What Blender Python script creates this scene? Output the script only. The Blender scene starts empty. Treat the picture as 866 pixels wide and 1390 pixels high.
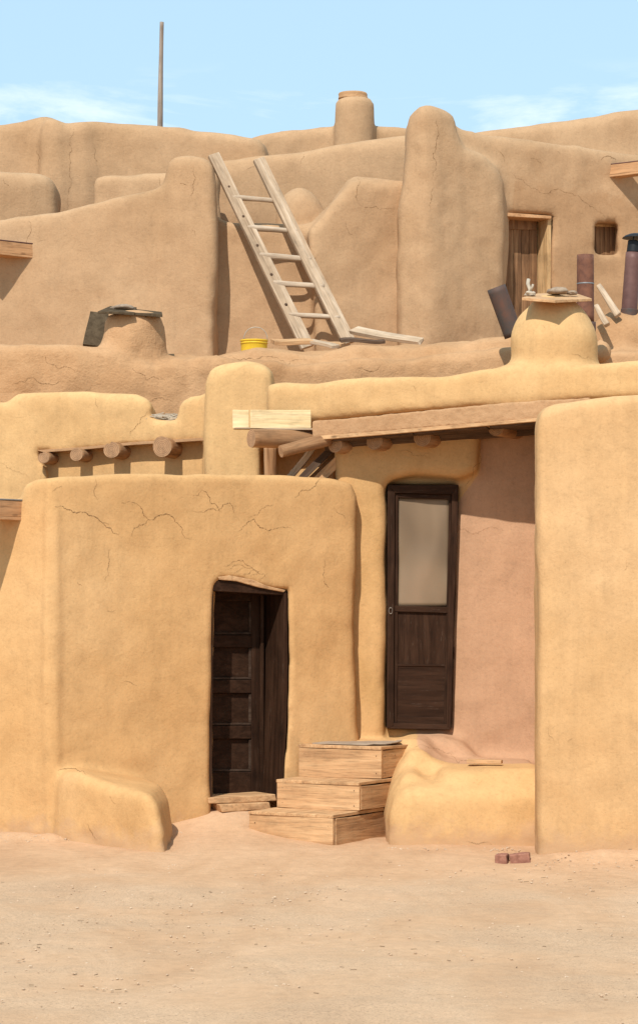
import bpy, bmesh, math, random
import numpy as np
from mathutils import Vector, Matrix
random.seed(7)
RS = np.random.RandomState(11)
# ------------------------------------------------------------------ camera mapping
F = 3400.0; CX = 433.0; HY = 830.0; H = 1.6        # focal length and horizon in photo pixels, eye height
def pt(px, py, d): return Vector(((px-CX)*d/F, d, H+(HY-py)*d/F))
class Plane:
    """vertical wall plane through two picture columns at given distances"""
    def __init__(s, p0, d0, p1=None, d1=None):
        if p1 is None: s.a, s.b = d0, 0.0
        else:
            x0, x1 = (p0-CX)*d0/F, (p1-CX)*d1/F
            s.b = (d1-d0)/(x1-x0); s.a = d0-s.b*x0
        s.c = 1/math.sqrt(1+s.b*s.b)
        s.T = Vector((s.c, s.b*s.c, 0)); s.N = Vector((-s.b*s.c, s.c, 0))   # tangent, inward normal
    def at(s, px, py, inset=0.0):
        a = s.a + inset/s.c
        t = a/(1-s.b*(px-CX)/F)
        return pt(px, py, t)
    def w(s, X, Y): return (Y-(s.a+s.b*X))*s.c
# ------------------------------------------------------------------ objects
C = bpy.context.scene.collection
def link(o):
    C.objects.link(o); return o
def tag(o, label=None, cat=None, group=None, kind=None):
    if label: o['label'] = label
    if cat: o['category'] = cat
    if group: o['group'] = group
    if kind: o['kind'] = kind
    return o
def thing(name, label, cat, loc, group=None):
    e = bpy.data.objects.new(name, None); e.empty_display_size = .2; link(e); e.location = loc
    return tag(e, label, cat, group)
def adopt(o, parent):
    if parent is not None:
        o.parent = parent
        M = Matrix.Translation(parent.get('_o', (0, 0, 0))) if False else world_of(parent)
        o.matrix_parent_inverse = M.inverted()
    return o
def world_of(o):
    M = o.matrix_basis.copy()
    if o.parent is not None: M = world_of(o.parent) @ o.matrix_parent_inverse @ M
    return M
def mesh_obj(name, verts, faces, mat, parent=None, origin=None, smooth=False, mats=None, midx=None):
    vs = [Vector(v) for v in verts]
    if origin is None:
        origin = sum(vs, Vector())/len(vs)
    me = bpy.data.meshes.new(name)
    me.from_pydata([v-Vector(origin) for v in vs], [], faces)
    for m in (mats or [mat]): me.materials.append(m)
    if midx is not None:
        me.polygons.foreach_set('material_index', midx)
    if smooth: me.polygons.foreach_set('use_smooth', [True]*len(me.polygons))
    me.update()
    o = bpy.data.objects.new(name, me); o.location = origin; link(o)
    adopt(o, parent); return o
def bevel(o, w=.004, seg=2):
    m = o.modifiers.new('b', 'BEVEL'); m.width = w; m.segments = seg; m.limit_method = 'ANGLE'
    return o
# ------------------------------------------------------------------ materials
def srgb(r, g, b):
    f = lambda c: ((c/255+.055)/1.055)**2.4 if c > 10 else c/255/12.92
    return (f(r), f(g), f(b), 1)
class NT:
    def __init__(s, name):
        s.m = bpy.data.materials.new(name); s.m.use_nodes = True
        s.t = s.m.node_tree; s.bs = s.t.nodes['Principled BSDF']
    def n(s, kind, **kw):
        x = s.t.nodes.new(kind)
        for k, v in kw.items():
            if k.startswith('i_'):
                key = k[2:]; key = int(key) if key.isdigit() else key.replace('_', ' ')
                x.inputs[key].default_value = v
            else: setattr(x, k, v)
        return x
    def l(s, a, b): s.t.links.new(a, b)
    def noise(s, vec, scale, detail=4, rough=.5, dist=0):
        x = s.n('ShaderNodeTexNoise'); x.inputs['Scale'].default_value = scale
        x.inputs['Detail'].default_value = detail; x.inputs['Roughness'].default_value = rough
        x.inputs['Distortion'].default_value = dist
        s.l(vec, x.inputs['Vector']); return x.outputs['Fac']
    def ramp(s, fac, stops):
        x = s.n('ShaderNodeValToRGB'); e = x.color_ramp.elements
        e[0].position, e[0].color = stops[0]; e[1].position, e[1].color = stops[-1]
        for p, c in stops[1:-1]:
            k = e.new(p); k.color = c
        s.l(fac, x.inputs['Fac']); return x.outputs['Color']
    def rng(s, fac, a, b, c, d):
        x = s.n('ShaderNodeMapRange'); x.inputs[1].default_value = a; x.inputs[2].default_value = b
        x.inputs[3].default_value = c; x.inputs[4].default_value = d; s.l(fac, x.inputs[0]); return x.outputs[0]
    def mul(s, a, b):
        x = s.n('ShaderNodeMath', operation='MULTIPLY')
        for i, v in enumerate((a, b)):
            if isinstance(v, (int, float)): x.inputs[i].default_value = v
            else: s.l(v, x.inputs[i])
        return x.outputs[0]
    def add(s, a, b, op='ADD'):
        x = s.n('ShaderNodeMath', operation=op)
        for i, v in enumerate((a, b)):
            if isinstance(v, (int, float)): x.inputs[i].default_value = v
            else: s.l(v, x.inputs[i])
        return x.outputs[0]
    def mix(s, fac, a, b, mode='MIX'):
        x = s.n('ShaderNodeMix', data_type='RGBA', blend_type=mode)
        if isinstance(fac, (int, float)): x.inputs[0].default_value = fac
        else: s.l(fac, x.inputs[0])
        for i, v in ((6, a), (7, b)):
            if isinstance(v, tuple): x.inputs[i].default_value = v
            else: s.l(v, x.inputs[i])
        return x.outputs[2]
    def mapping(s, vec, scale, rot=(0, 0, 0)):
        x = s.n('ShaderNodeMapping'); x.inputs['Scale'].default_value = scale; x.inputs['Rotation'].default_value = rot
        s.l(vec, x.inputs['Vector']); return x.outputs[0]
    def bump(s, h, strength, dist, prev=None):
        x = s.n('ShaderNodeBump'); x.inputs['Strength'].default_value = strength; x.inputs['Distance'].default_value = dist
        s.l(h, x.inputs['Height'])
        if prev is not None: s.l(prev, x.inputs['Normal'])
        return x.outputs[0]
def g(v): return (v, v, v, 1)
def adobe(name, base, dark, light, alt=None, rough=1.0, crack=1.0, splash=True, streak=.05, scale=1.0):
    k = NT(name); geo = k.n('ShaderNodeNewGeometry').outputs['Position']
    n1 = k.noise(geo, .9*scale, 5, .6, .4)
    col = k.ramp(n1, [(.30, dark), (.5, base), (.72, light)])
    if alt is not None:
        a = k.n('ShaderNodeAttribute', attribute_name='tint').outputs['Fac']
        wob = k.noise(geo, 9, 5, .6)
        a2 = k.rng(k.add(a, k.mul(k.add(wob, -.5), .5)), .42, .58, 0, 1)
        altc = k.ramp(n1, [(.3, tuple(c*.86 for c in alt[:3])+(1,)), (.7, alt)])
        col = k.mix(a2, col, altc)
    # blotches, streaks, fine speckle
    n2 = k.noise(geo, 4.5, 6, .65, .8)
    col = k.mix(1.0, col, k.ramp(n2, [(.25, g(.89)), (.5, g(1.0)), (.8, g(1.05))]), 'MULTIPLY')
    st = k.noise(k.mapping(geo, (7, 7, .55)), 2.0, 4, .6, .3)
    col = k.mix(1.0, col, k.ramp(st, [(.3, g(1-streak)), (.55, g(1.0)), (.8, g(1+streak*.5))]), 'MULTIPLY')
    n3 = k.noise(geo, 55, 3, .7)
    col = k.mix(1.0, col, k.ramp(n3, [(.22, g(.80)), (.42, g(.99)), (.75, g(1.05))]), 'MULTIPLY')
    n5 = k.noise(geo, 22, 4, .7, .5)
    col = k.mix(1.0, col, k.ramp(n5, [(.28, g(.92)), (.5, g(1.0)), (.75, g(1.035))]), 'MULTIPLY')
    # dark rubbed stains
    n4 = k.noise(geo, 2.1, 7, .75, 1.4)
    col = k.mix(k.rng(n4, .60, .76, 0, .32), col, tuple(c*.62 for c in dark[:3])+(1,))
    # pale lime / straw flecks
    vz = k.n('ShaderNodeTexVoronoi'); vz.inputs['Scale'].default_value = 30; k.l(k.mapping(geo, (1, 1, .6)), vz.inputs['Vector'])
    fl = k.rng(vz.outputs['Distance'], .05, .09, 1, 0)
    flm = k.rng(k.noise(geo, 7, 2), .52, .62, 0, .5)
    col = k.mix(k.mul(fl, flm), col, tuple(c*.55 for c in dark[:3])+(1,))
    # hairline cracks in patches
    dv = k.n('ShaderNodeVectorMath', operation='ADD'); nz = k.n('ShaderNodeTexNoise'); nz.inputs['Scale'].default_value = 5
    nz.inputs['Detail'].default_value = 5; k.l(geo, nz.inputs['Vector'])
    sc = k.n('ShaderNodeVectorMath', operation='SCALE'); sc.inputs['Scale'].default_value = .35; k.l(nz.outputs['Color'], sc.inputs[0])
    k.l(geo, dv.inputs[0]); k.l(sc.outputs[0], dv.inputs[1])
    vo = k.n('ShaderNodeTexVoronoi', feature='DISTANCE_TO_EDGE'); vo.inputs['Scale'].default_value = 2.3; k.l(dv.outputs[0], vo.inputs['Vector'])
    ckv = k.mul(k.rng(vo.outputs['Distance'], .001, .008, 1, 0), k.rng(k.noise(geo, 3.3, 3), .44, .54, 0, 1))
    iso = k.noise(k.mapping(geo, (1, 1, 1.9)), 1.5, 5, .58, .3)
    cki = k.rng(k.n('ShaderNodeMath', operation='ABSOLUTE').outputs[0], .0015, .0055, 1, 0)
    absn = [x for x in k.t.nodes if x.bl_idname == 'ShaderNodeMath' and x.operation == 'ABSOLUTE'][-1]
    k.l(k.add(iso, -.5), absn.inputs[0])
    cki = k.mul(cki, k.rng(k.noise(geo, 2.4, 3, .5), .46, .56, 0, 1))
    ck = k.n('ShaderNodeMath', operation='MAXIMUM'); k.l(ckv, ck.inputs[0]); k.l(cki, ck.inputs[1]); ck = ck.outputs[0]
    # short scuffs left by the plasterer's hand
    scf = k.noise(k.mapping(geo, (3, 3, 9), (0, .7, 0)), 3.2, 5, .7, 1.2)
    col = k.mix(k.rng(scf, .62, .72, 0, .28), col, tuple(c*.70 for c in dark[:3])+(1,))
    col = k.mix(k.rng(scf, .36, .27, 0, .30), col, tuple(min(1, c*1.13) for c in light[:3])+(1,))
    ca = k.n('ShaderNodeAttribute', attribute_name='crack').outputs['Fac']
    cm = k.mul(k.rng(k.add(k.noise(geo, 1.7, 3), k.mul(ca, .15)), .64, .70, 0, 1), .0*crack)
    ckm = k.mul(ck, cm)
    col = k.mix(ckm, col, tuple(c*.28 for c in dark[:3])+(1,))
    if splash:   # mud splashed over the wall foot
        z = k.n('ShaderNodeSeparateXYZ'); k.l(geo, z.inputs[0])
        zz = k.add(z.outputs[2], k.mul(k.add(k.noise(geo, 6, 5, .7), -.5), .45))
        f = k.mul(k.rng(zz, -.01, .13, 1, 0), .85)
        col = k.mix(f, col, (.47, .285, .155, 1))
    k.l(col, k.bs.inputs['Base Color']); k.bs.inputs['Roughness'].default_value = .95
    k.bs.inputs['Specular IOR Level'].default_value = .12
    b = k.bump(k.noise(geo, 2.6, 5, .45, .5), .22*rough, .05)
    b = k.bump(k.noise(k.mapping(geo, (1, 1, 1.5), (0, .5, 0)), 11, 5, .6, .6), .28*rough, .010, b)
    b = k.bump(n3, .55*rough, .003, b)
    b = k.bump(n5, .28*rough, .005, b)
    b = k.bump(k.add(1.0, ckm, 'SUBTRACT'), .9, .008, b)
    k.l(b, k.bs.inputs['Normal']); return k.m
def wood(name, c0, c1, c2, axis='x', rough=.8, grain=1.0, spec=.2, wear=None):
    k = NT(name); oc = k.n('ShaderNodeTexCoord').outputs['Object']
    s = {'x': (1.2, 16, 16), 'y': (16, 1.2, 16), 'z': (16, 16, 1.2)}[axis]
    v = k.mapping(oc, s)
    oi = k.n('ShaderNodeObjectInfo').outputs['Random']
    off = k.n('ShaderNodeVectorMath', operation='ADD'); k.l(v, off.inputs[0])
    cmb = k.n('ShaderNodeCombineXYZ')
    for i in range(3): k.l(k.mul(oi, 37.0), cmb.inputs[i])
    k.l(cmb.outputs[0], off.inputs[1]); v = off.outputs[0]
    n1 = k.noise(v, 1.0, 6, .65, .6); n2 = k.noise(v, 4.5, 3, .6)
    col = k.ramp(n1, [(.28, c0), (.5, c1), (.72, c2)])
    col = k.mix(1.0, col, k.ramp(n2, [(.3, g(.70)), (.5, g(1)), (.75, g(1.08))]), 'MULTIPLY')
    nb = k.noise(k.mapping(oc, (3, 3, 3)), 1.3, 4, .6)
    col = k.mix(1.0, col, k.ramp(nb, [(.3, g(.68)), (.45, g(.95)), (.6, g(1.05))]), 'MULTIPLY')
    if wear is not None:
        w = k.rng(k.noise(v, 7, 4, .7), .60, .70, 0, .5)
        w2 = k.rng(k.noise(oc, 8, 4, .7), .42, .6, 0, 1)
        col = k.mix(k.mul(w, w2), col, wear)
    # knots
    vo = k.n('ShaderNodeTexVoronoi'); vo.inputs['Scale'].default_value = 3.1
    s2 = {'x': (.9, 2.6, 2.6), 'y': (2.6, .9, 2.6), 'z': (2.6, 2.6, .9)}[axis]
    k.l(k.mapping(oc, s2), vo.inputs['Vector'])
    col = k.mix(k.rng(vo.outputs['Distance'], .05, .11, .75*grain, 0), col, tuple(c*.35 for c in c0[:3])+(1,))
    k.l(col, k.bs.inputs['Base Color']); k.bs.inputs['Roughness'].default_value = rough
    k.bs.inputs['Specular IOR Level'].default_value = spec
    b = k.bump(n1, .5*grain, .008); b = k.bump(n2, .5*grain, .004, b); k.l(b, k.bs.inputs['Normal'])
    return k.m
def plain(name, c, rough=.7, metal=0, spec=.3, var=.15, scale=12, c2=None):
    k = NT(name); oc = k.n('ShaderNodeTexCoord').outputs['Object']
    n = k.noise(oc, scale, 6, .65, .3)
    lo = c2 if c2 is not None else tuple(x*(1-var*2) for x in c[:3])+(1,)
    col = k.ramp(n, [(.32, lo), (.62, c)])
    k.l(col, k.bs.inputs['Base Color']); k.bs.inputs['Roughness'].default_value = rough
    k.bs.inputs['Metallic'].default_value = metal; k.bs.inputs['Specular IOR Level'].default_value = spec
    k.l(k.bump(n, .3, .003), k.bs.inputs['Normal']); return k.m
M = {}
# front: golden mud plaster; upper storeys: browner mud
M['gold'] = adobe('golden_mud_plaster', (.55, .318, .138, 1), (.49, .272, .112, 1), (.595, .358, .166, 1))
M['gold_smooth'] = adobe('pale_golden_plaster', (.55, .33, .155, 1), (.505, .293, .13, 1), (.585, .36, .178, 1), crack=.5, streak=.07)
M['porch'] = adobe('porch_plaster', (.56, .335, .148, 1), (.49, .285, .114, 1), (.60, .372, .172, 1), alt=(.51, .30, .178, 1), crack=.35, streak=.05)
M['viga_wall'] = adobe('bright_golden_plaster', (.56, .345, .158, 1), (.51, .302, .13, 1), (.61, .385, .175, 1), crack=.5, splash=False, streak=.06)
M['rough'] = adobe('rough_straw_mud', (.445, .258, .132, 1), (.375, .205, .098, 1), (.515, .31, .165, 1), rough=2.8, crack=.7, splash=False)
M['brown'] = adobe('brown_mud_plaster', (.425, .264, .146, 1), (.370, .224, .118, 1), (.475, .305, .173, 1), alt=(.41, .242, .127, 1), rough=1.3, crack=.7, splash=False, scale=.8)
M['earth'] = adobe('roof_earth', (.43, .25, .13, 1), (.36, .20, .10, 1), (.49, .29, .155, 1), rough=1.8, crack=0, splash=False)
WP = dict(c0=(.34, .18, .085, 1), c1=(.51, .295, .145, 1), c2=(.60, .38, .20, 1))
M['plank_x'] = wood('weathered_plank', axis='x', **WP)
M['plank_z'] = wood('weathered_plank_upright', axis='z', **WP)
M['grey_x'] = wood('silvered_wood', (.27, .18, .11, 1), (.45, .325, .215, 1), (.56, .44, .32, 1), 'x')
M['rung'] = wood('peeled_rung', (.28, .19, .12, 1), (.45, .34, .24, 1), (.55, .44, .33, 1), 'x', grain=.6)
M['log'] = wood('log_wood', (.20, .095, .04, 1), (.34, .18, .085, 1), (.43, .25, .13, 1), 'x')
M['door_dark_z'] = wood('dark_brown_paint_upright', (.018, .0075, .0035, 1), (.034, .0150, .0075, 1), (.056, .027, .015, 1), 'z', rough=.75, grain=.5, spec=.10, wear=(.13, .095, .07, 1))
M['door_dark_x'] = wood('dark_brown_paint', (.018, .0075, .0035, 1), (.034, .0150, .0075, 1), (.056, .027, .015, 1), 'x', rough=.75, grain=.5, spec=.10, wear=(.13, .095, .07, 1))
M['door_edge'] = wood('worn_dark_paint_edge', (.03, .016, .010, 1), (.055, .033, .022, 1), (.10, .065, .045, 1), 'x', rough=.8, grain=.3, spec=.1)
M['grey_pole'] = wood('grey_pole_wood', (.16, .12, .095, 1), (.26, .20, .16, 1), (.36, .29, .23, 1), 'x')
M['old_door'] = wood('old_door_boards', (.10, .05, .024, 1), (.24, .125, .06, 1), (.38, .22, .11, 1), 'z')
M['old_jamb'] = wood('bare_jamb_wood', (.40, .23, .10, 1), (.55, .35, .17, 1), (.62, .42, .22, 1), 'z')
M['pale_board'] = wood('fresh_pale_board', (.62, .44, .22, 1), (.72, .54, .30, 1), (.78, .62, .38, 1), 'x', grain=.25)
M['scupper'] = wood('orange_sawn_wood', (.38, .19, .085, 1), (.50, .27, .13, 1), (.57, .33, .17, 1), 'x', grain=.7)
M['dark_wood'] = wood('dark_old_wood', (.05, .028, .018, 1), (.10, .06, .038, 1), (.17, .11, .07, 1), 'x')
M['maroon'] = plain('maroon_rusty_metal', (.17, .075, .06, 1), .6, .2, c2=(.09, .04, .035, 1))
M['rust'] = plain('rust_pipe', (.20, .085, .05, 1), .75, .2, c2=(.105, .045, .03, 1), scale=14)
M['pipe_dark'] = plain('sooty_blue_steel', (.07, .055, .048, 1), .7, .1, c2=(.13, .06, .04, 1), scale=7)
M['pipe_purple'] = plain('purple_brown_pipe', (.15, .075, .062, 1), .55, .1, c2=(.095, .045, .038, 1), scale=6)
M['black'] = plain('black_cap_metal', (.02, .02, .022, 1), .5, .4)
M['steel'] = plain('galvanised_strip', (.30, .31, .31, 1), .5, .6)
M['yellow'] = plain('yellow_plastic', (.72, .46, .03, 1), .45, 0, var=.08)
M['wire'] = plain('pale_wire', (.45, .40, .33, 1), .5, .5)
M['stone'] = plain('field_stone', (.34, .25, .17, 1), .9, 0, c2=(.20, .14, .10, 1), scale=20)
M['slate'] = plain('dark_slab', (.10, .07, .042, 1), .95, 0, spec=.05, c2=(.05, .034, .02, 1), scale=18)
M['white'] = plain('dusty_white_enamel', (.62, .58, .50, 1), .6, 0, var=.12)
M['bone'] = plain('pale_weathered_wood', (.50, .42, .32, 1), .8, 0, scale=25)
M['brick'] = plain('red_brick', (.33, .155, .105, 1), .95, 0, spec=.08, c2=(.19, .08, .055, 1), scale=22)
M['mat_grey'] = plain('grey_rubber', (.36, .275, .20, 1), .95, 0, spec=.05, c2=(.27, .20, .145, 1), scale=9)
M['pebble'] = plain('pebble', (.55, .40, .27, 1), .9, 0, c2=(.40, .26, .16, 1), scale=5)
M['twig'] = plain('straw_debris', (.24, .155, .085, 1), .9, 0, scale=5)
def screen_mat():
    k = NT('dusty_screen_over_cloth'); oc = k.n('ShaderNodeTexCoord').outputs['Object']
    n = k.noise(k.mapping(oc, (2.2, 2.2, 1.0)), 1.2, 2, .4, .5)
    col = k.ramp(n, [(.35, (.17, .115, .07, 1)), (.52, (.24, .165, .10, 1)), (.68, (.31, .21, .13, 1))])
    wv = k.n('ShaderNodeTexWave', wave_type='BANDS', bands_direction='Z'); wv.inputs['Scale'].default_value = 55
    k.l(oc, wv.inputs['Vector'])
    col = k.mix(.3, col, k.mix(1.0, col, wv.outputs['Color'], 'MULTIPLY'))
    k.l(col, k.bs.inputs['Base Color']); k.bs.inputs['Roughness'].default_value = .6; k.bs.inputs['Specular IOR Level'].default_value = .25
    k.l(k.bump(n, .35, .03), k.bs.inputs['Normal']); return k.m
M['screen'] = screen_mat()
def log_end():
    k = NT('sawn_log_end'); oc = k.n('ShaderNodeTexCoord').outputs['Object']
    w = k.n('ShaderNodeTexWave', wave_type='RINGS', rings_direction='X'); w.inputs['Scale'].default_value = 22
    w.inputs['Distortion'].default_value = 1.5; w.inputs['Detail'].default_value = 3; k.l(oc, w.inputs['Vector'])
    col = k.ramp(w.outputs['Fac'], [(.1, (.30, .16, .08, 1)), (.9, (.42, .24, .12, 1))])
    col = k.mix(1.0, col, k.ramp(k.noise(oc, 25, 5), [(.3, g(.7)), (.7, g(1.1))]), 'MULTIPLY')
    k.l(col, k.bs.inputs['Base Color']); k.bs.inputs['Roughness'].default_value = .9; return k.m
M['log_end'] = log_end()
def ground_mat():
    k = NT('packed_sand'); geo = k.n('ShaderNodeNewGeometry').outputs['Position']
    n1 = k.noise(k.mapping(geo, (1.5, .5, 1)), 1.1, 6, .6, .8)
    col = k.ramp(n1, [(.3, (.47, .278, .155, 1)), (.5, (.525, .322, .185, 1)), (.72, (.575, .365, .22, 1))])
    n2 = k.noise(geo, 14, 6, .7)
    col = k.mix(1.0, col, k.ramp(n2, [(.3, g(.86)), (.55, g(1)), (.75, g(1.06))]), 'MULTIPLY')
    # gravelly band
    z = k.n('ShaderNodeSeparateXYZ'); k.l(geo, z.inputs[0])
    band = k.rng(k.add(z.outputs[1], k.mul(k.noise(geo, 1.3, 4), 2.0)), 16.4, 17.1, 1, 0)
    n3 = k.noise(geo, 75, 3, .8)
    sp = k.ramp(n3, [(.33, g(.58)), (.46, g(.98)), (.60, g(1.0)), (.72, g(1.30))])
    col = k.mix(k.mul(k.rng(k.noise(geo, .9, 5, .6), .40, .58, .15, 1), band), col, k.mix(1.0, k.mix(.35, col, (.50, .36, .24, 1)), sp, 'MULTIPLY'))
    k.l(col, k.bs.inputs['Base Color']); k.bs.inputs['Roughness'].default_value = .97; k.bs.inputs['Specular IOR Level'].default_value = .1
    b = k.bump(n1, .5, .05); b = k.bump(n2, .5, .015, b); b = k.bump(n3, .6, .006, b); k.l(b, k.bs.inputs['Normal'])
    return k.m
M['ground'] = ground_mat()
# ------------------------------------------------------------------ adobe modelling: distance field + surface nets
_lat = RS.rand(32, 32, 32).astype(np.float32)*2-1
def vnoise(X, Y, Z, freq, seed=0):
    out = []
    P = [X*freq+seed*7.3+100, Y*freq+seed*3.1+100, Z*freq+seed*5.7+100]
    i = [np.floor(p).astype(int) for p in P]; f = [p-q for p, q in zip(P, i)]
    f = [t*t*(3-2*t) for t in f]; r = 0
    for a in (0, 1):
        for b in (0, 1):
            for c in (0, 1):
                w = (f[0] if a else 1-f[0])*(f[1] if b else 1-f[1])*(f[2] if c else 1-f[2])
                r = r + w*_lat[(i[0]+a) % 32, (i[1]+b) % 32, (i[2]+c) % 32]
    return r
def smin(a, b, k): 
    h = np.clip(.5+.5*(b-a)/k, 0, 1); return b*(1-h)+a*h-k*h*(1-h)
def smax(a, b, k): return -smin(-a, -b, k)
def sdpoly(P, X, Z):
    n = len(P); d = np.full(X.shape, 1e9); s = np.ones(X.shape)
    for i in range(n):
        j = (i-1) % n
        ex, ez = P[j][0]-P[i][0], P[j][1]-P[i][1]; wx, wz = X-P[i][0], Z-P[i][1]
        t = np.clip((wx*ex+wz*ez)/(ex*ex+ez*ez+1e-12), 0, 1)
        bx, bz = wx-ex*t, wz-ez*t; d = np.minimum(d, bx*bx+bz*bz)
        c1 = Z >= P[i][1]; c2 = Z < P[j][1]; c3 = ex*wz > ez*wx
        flip = (c1 & c2 & c3) | (~c1 & ~c2 & ~c3)
        s = np.where(flip, -s, s)
    return s*np.sqrt(d)
class Vol:
    def __init__(s, lo, hi, h):
        s.h = h; s.lo = np.array(lo, float)
        n = [int(math.ceil((hi[i]-lo[i])/h))+1 for i in range(3)]; s.n = n
        ax = [lo[i]+h*np.arange(n[i]) for i in range(3)]
        s.X = ax[0][:, None, None]; s.Y = ax[1][None, :, None]; s.Z = ax[2][None, None, :]
        s.D = np.full(n, 1e3)
    def polyd(s, pl, outline, depth, r, inset=0.0, zmin=-.45):
        P = []
        for px, py in outline:
            v = pl.at(px, py, max(inset, 0)); P.append((v.x, max(v.z, zmin)))
        sd = sdpoly(P, s.X[:, :, 0]+0*s.Z[0], s.Z[0]+0*s.X[:, :, 0])[:, None, :]
        w = pl.w(s.X, s.Y)-inset
        q1 = sd+r; q2 = np.abs(w-depth/2)-depth/2+r
        return np.minimum(np.maximum(q1, q2), 0)+np.sqrt(np.maximum(q1, 0)**2+np.maximum(q2, 0)**2)-r
    def wall(s, pl, outline, depth, r=.08, k=.05, inset=0.0):
        d = s.polyd(pl, outline, depth, r, inset); s.D = smin(s.D, d, k) if k > 0 else np.minimum(s.D, d)
    def cut(s, pl, outline, depth, k=.05, inset=0.0):
        d = s.polyd(pl, outline, depth+.6, .001, inset-.6) if inset <= 0 else s.polyd(pl, outline, depth, .001, inset)
        s.D = smax(s.D, -d, k)
    def blob(s, c, rad, k=.08, rot=0.0):
        x, y, z = s.X-c[0], s.Y-c[1], s.Z-c[2]
        x, y = x*math.cos(rot)+y*math.sin(rot), -x*math.sin(rot)+y*math.cos(rot)
        k0 = np.sqrt((x/rad[0])**2+(y/rad[1])**2+(z/rad[2])**2)
        s.D = smin(s.D, (k0-1)*min(rad), k)
    def cone(s, c, z0, z1, r0, r1, k=.08, rr=.06, sq=1.0):
        """upright round tapered body"""
        rad = np.sqrt((s.X-c[0])**2+((s.Y-c[1])*sq)**2)
        t = np.clip((s.Z-z0)/(z1-z0), 0, 1); R = r0+(r1-r0)*t
        q1 = rad-R+rr; q2 = np.abs(s.Z-(z0+z1)/2)-(z1-z0)/2+rr
        d = np.minimum(np.maximum(q1, q2), 0)+np.sqrt(np.maximum(q1, 0)**2+np.maximum(q2, 0)**2)-rr
        s.D = smin(s.D, d, k)
    def mesh(s, name, mat, parent, blur=2, lump=.02, lumpf=1.6, tint=None, crack=None, seed=0, cutters=()):
        D = s.D
        for _ in range(blur):
            for a in range(3):
                p = np.pad(D, [(1, 1) if i == a else (0, 0) for i in range(3)], mode='edge')
                sl = lambda o: tuple(slice(o, o+D.shape[i]) if i == a else slice(None) for i in range(3))
                D = (p[sl(0)]+2*p[sl(1)]+p[sl(2)])/4
        s.D = D
        for c in cutters: c(s)
        D = s.D
        X, Y, Z = np.broadcast_arrays(s.X, s.Y, s.Z)
        near = np.abs(D) < .2
        nz = np.zeros_like(D)
        xs, ys, zs = X[near], Y[near], Z[near]
        nz[near] = lump*vnoise(xs, ys, zs, lumpf, seed)+lump*.45*vnoise(xs, ys, zs, lumpf*2.7, seed+1)+lump*.30*vnoise(xs, ys, zs, lumpf*5.5, seed+2)
        nz[near] += (.012*np.exp(-((zs-.0)/.11)**2)*(vnoise(xs, ys, zs, 9, seed+3)+.6*vnoise(xs, ys, zs, 17, seed+4))) if s.lo[2] < 0 else 0
        pch = smoothstep(vnoise(xs, ys, zs, .9, seed+6), .05, .5)
        nz[near] += .007*pch*vnoise(xs, ys, zs, 8, seed+7)
        D = D+nz
        D = np.clip(D, -1, 1)
        # close the volume at its sides
        for a in range(3):
            for e in (0, -1):
                idx = [slice(None)]*3; idx[a] = e; D[tuple(idx)] = np.maximum(D[tuple(idx)], s.h*.5)
        V, Q = surface_nets(D, s.lo, s.h)
        me = bpy.data.meshes.new(name)
        me.vertices.add(len(V)); me.vertices.foreach_set('co', V.astype(np.float32).ravel())
        me.loops.add(len(Q)*4); me.loops.foreach_set('vertex_index', Q.astype(np.int32).ravel())
        me.polygons.add(len(Q)); me.polygons.foreach_set('loop_start', np.arange(0, len(Q)*4, 4, dtype=np.int32))
        me.polygons.foreach_set('use_smooth', np.ones(len(Q), dtype=bool))
        me.update(calc_edges=True); me.validate()
        t = me.attributes.new('tint', 'FLOAT', 'POINT')
        tv = tint(V) if tint else np.zeros(len(V)); t.data.foreach_set('value', tv.astype(np.float32))
        t = me.attributes.new('crack', 'FLOAT', 'POINT')
        tv = crack(V)*0 if crack else np.zeros(len(V)); t.data.foreach_set('value', tv.astype(np.float32))
        me.materials.append(mat)
        o = bpy.data.objects.new(name, me); link(o); adopt(o, parent); return o
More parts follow.
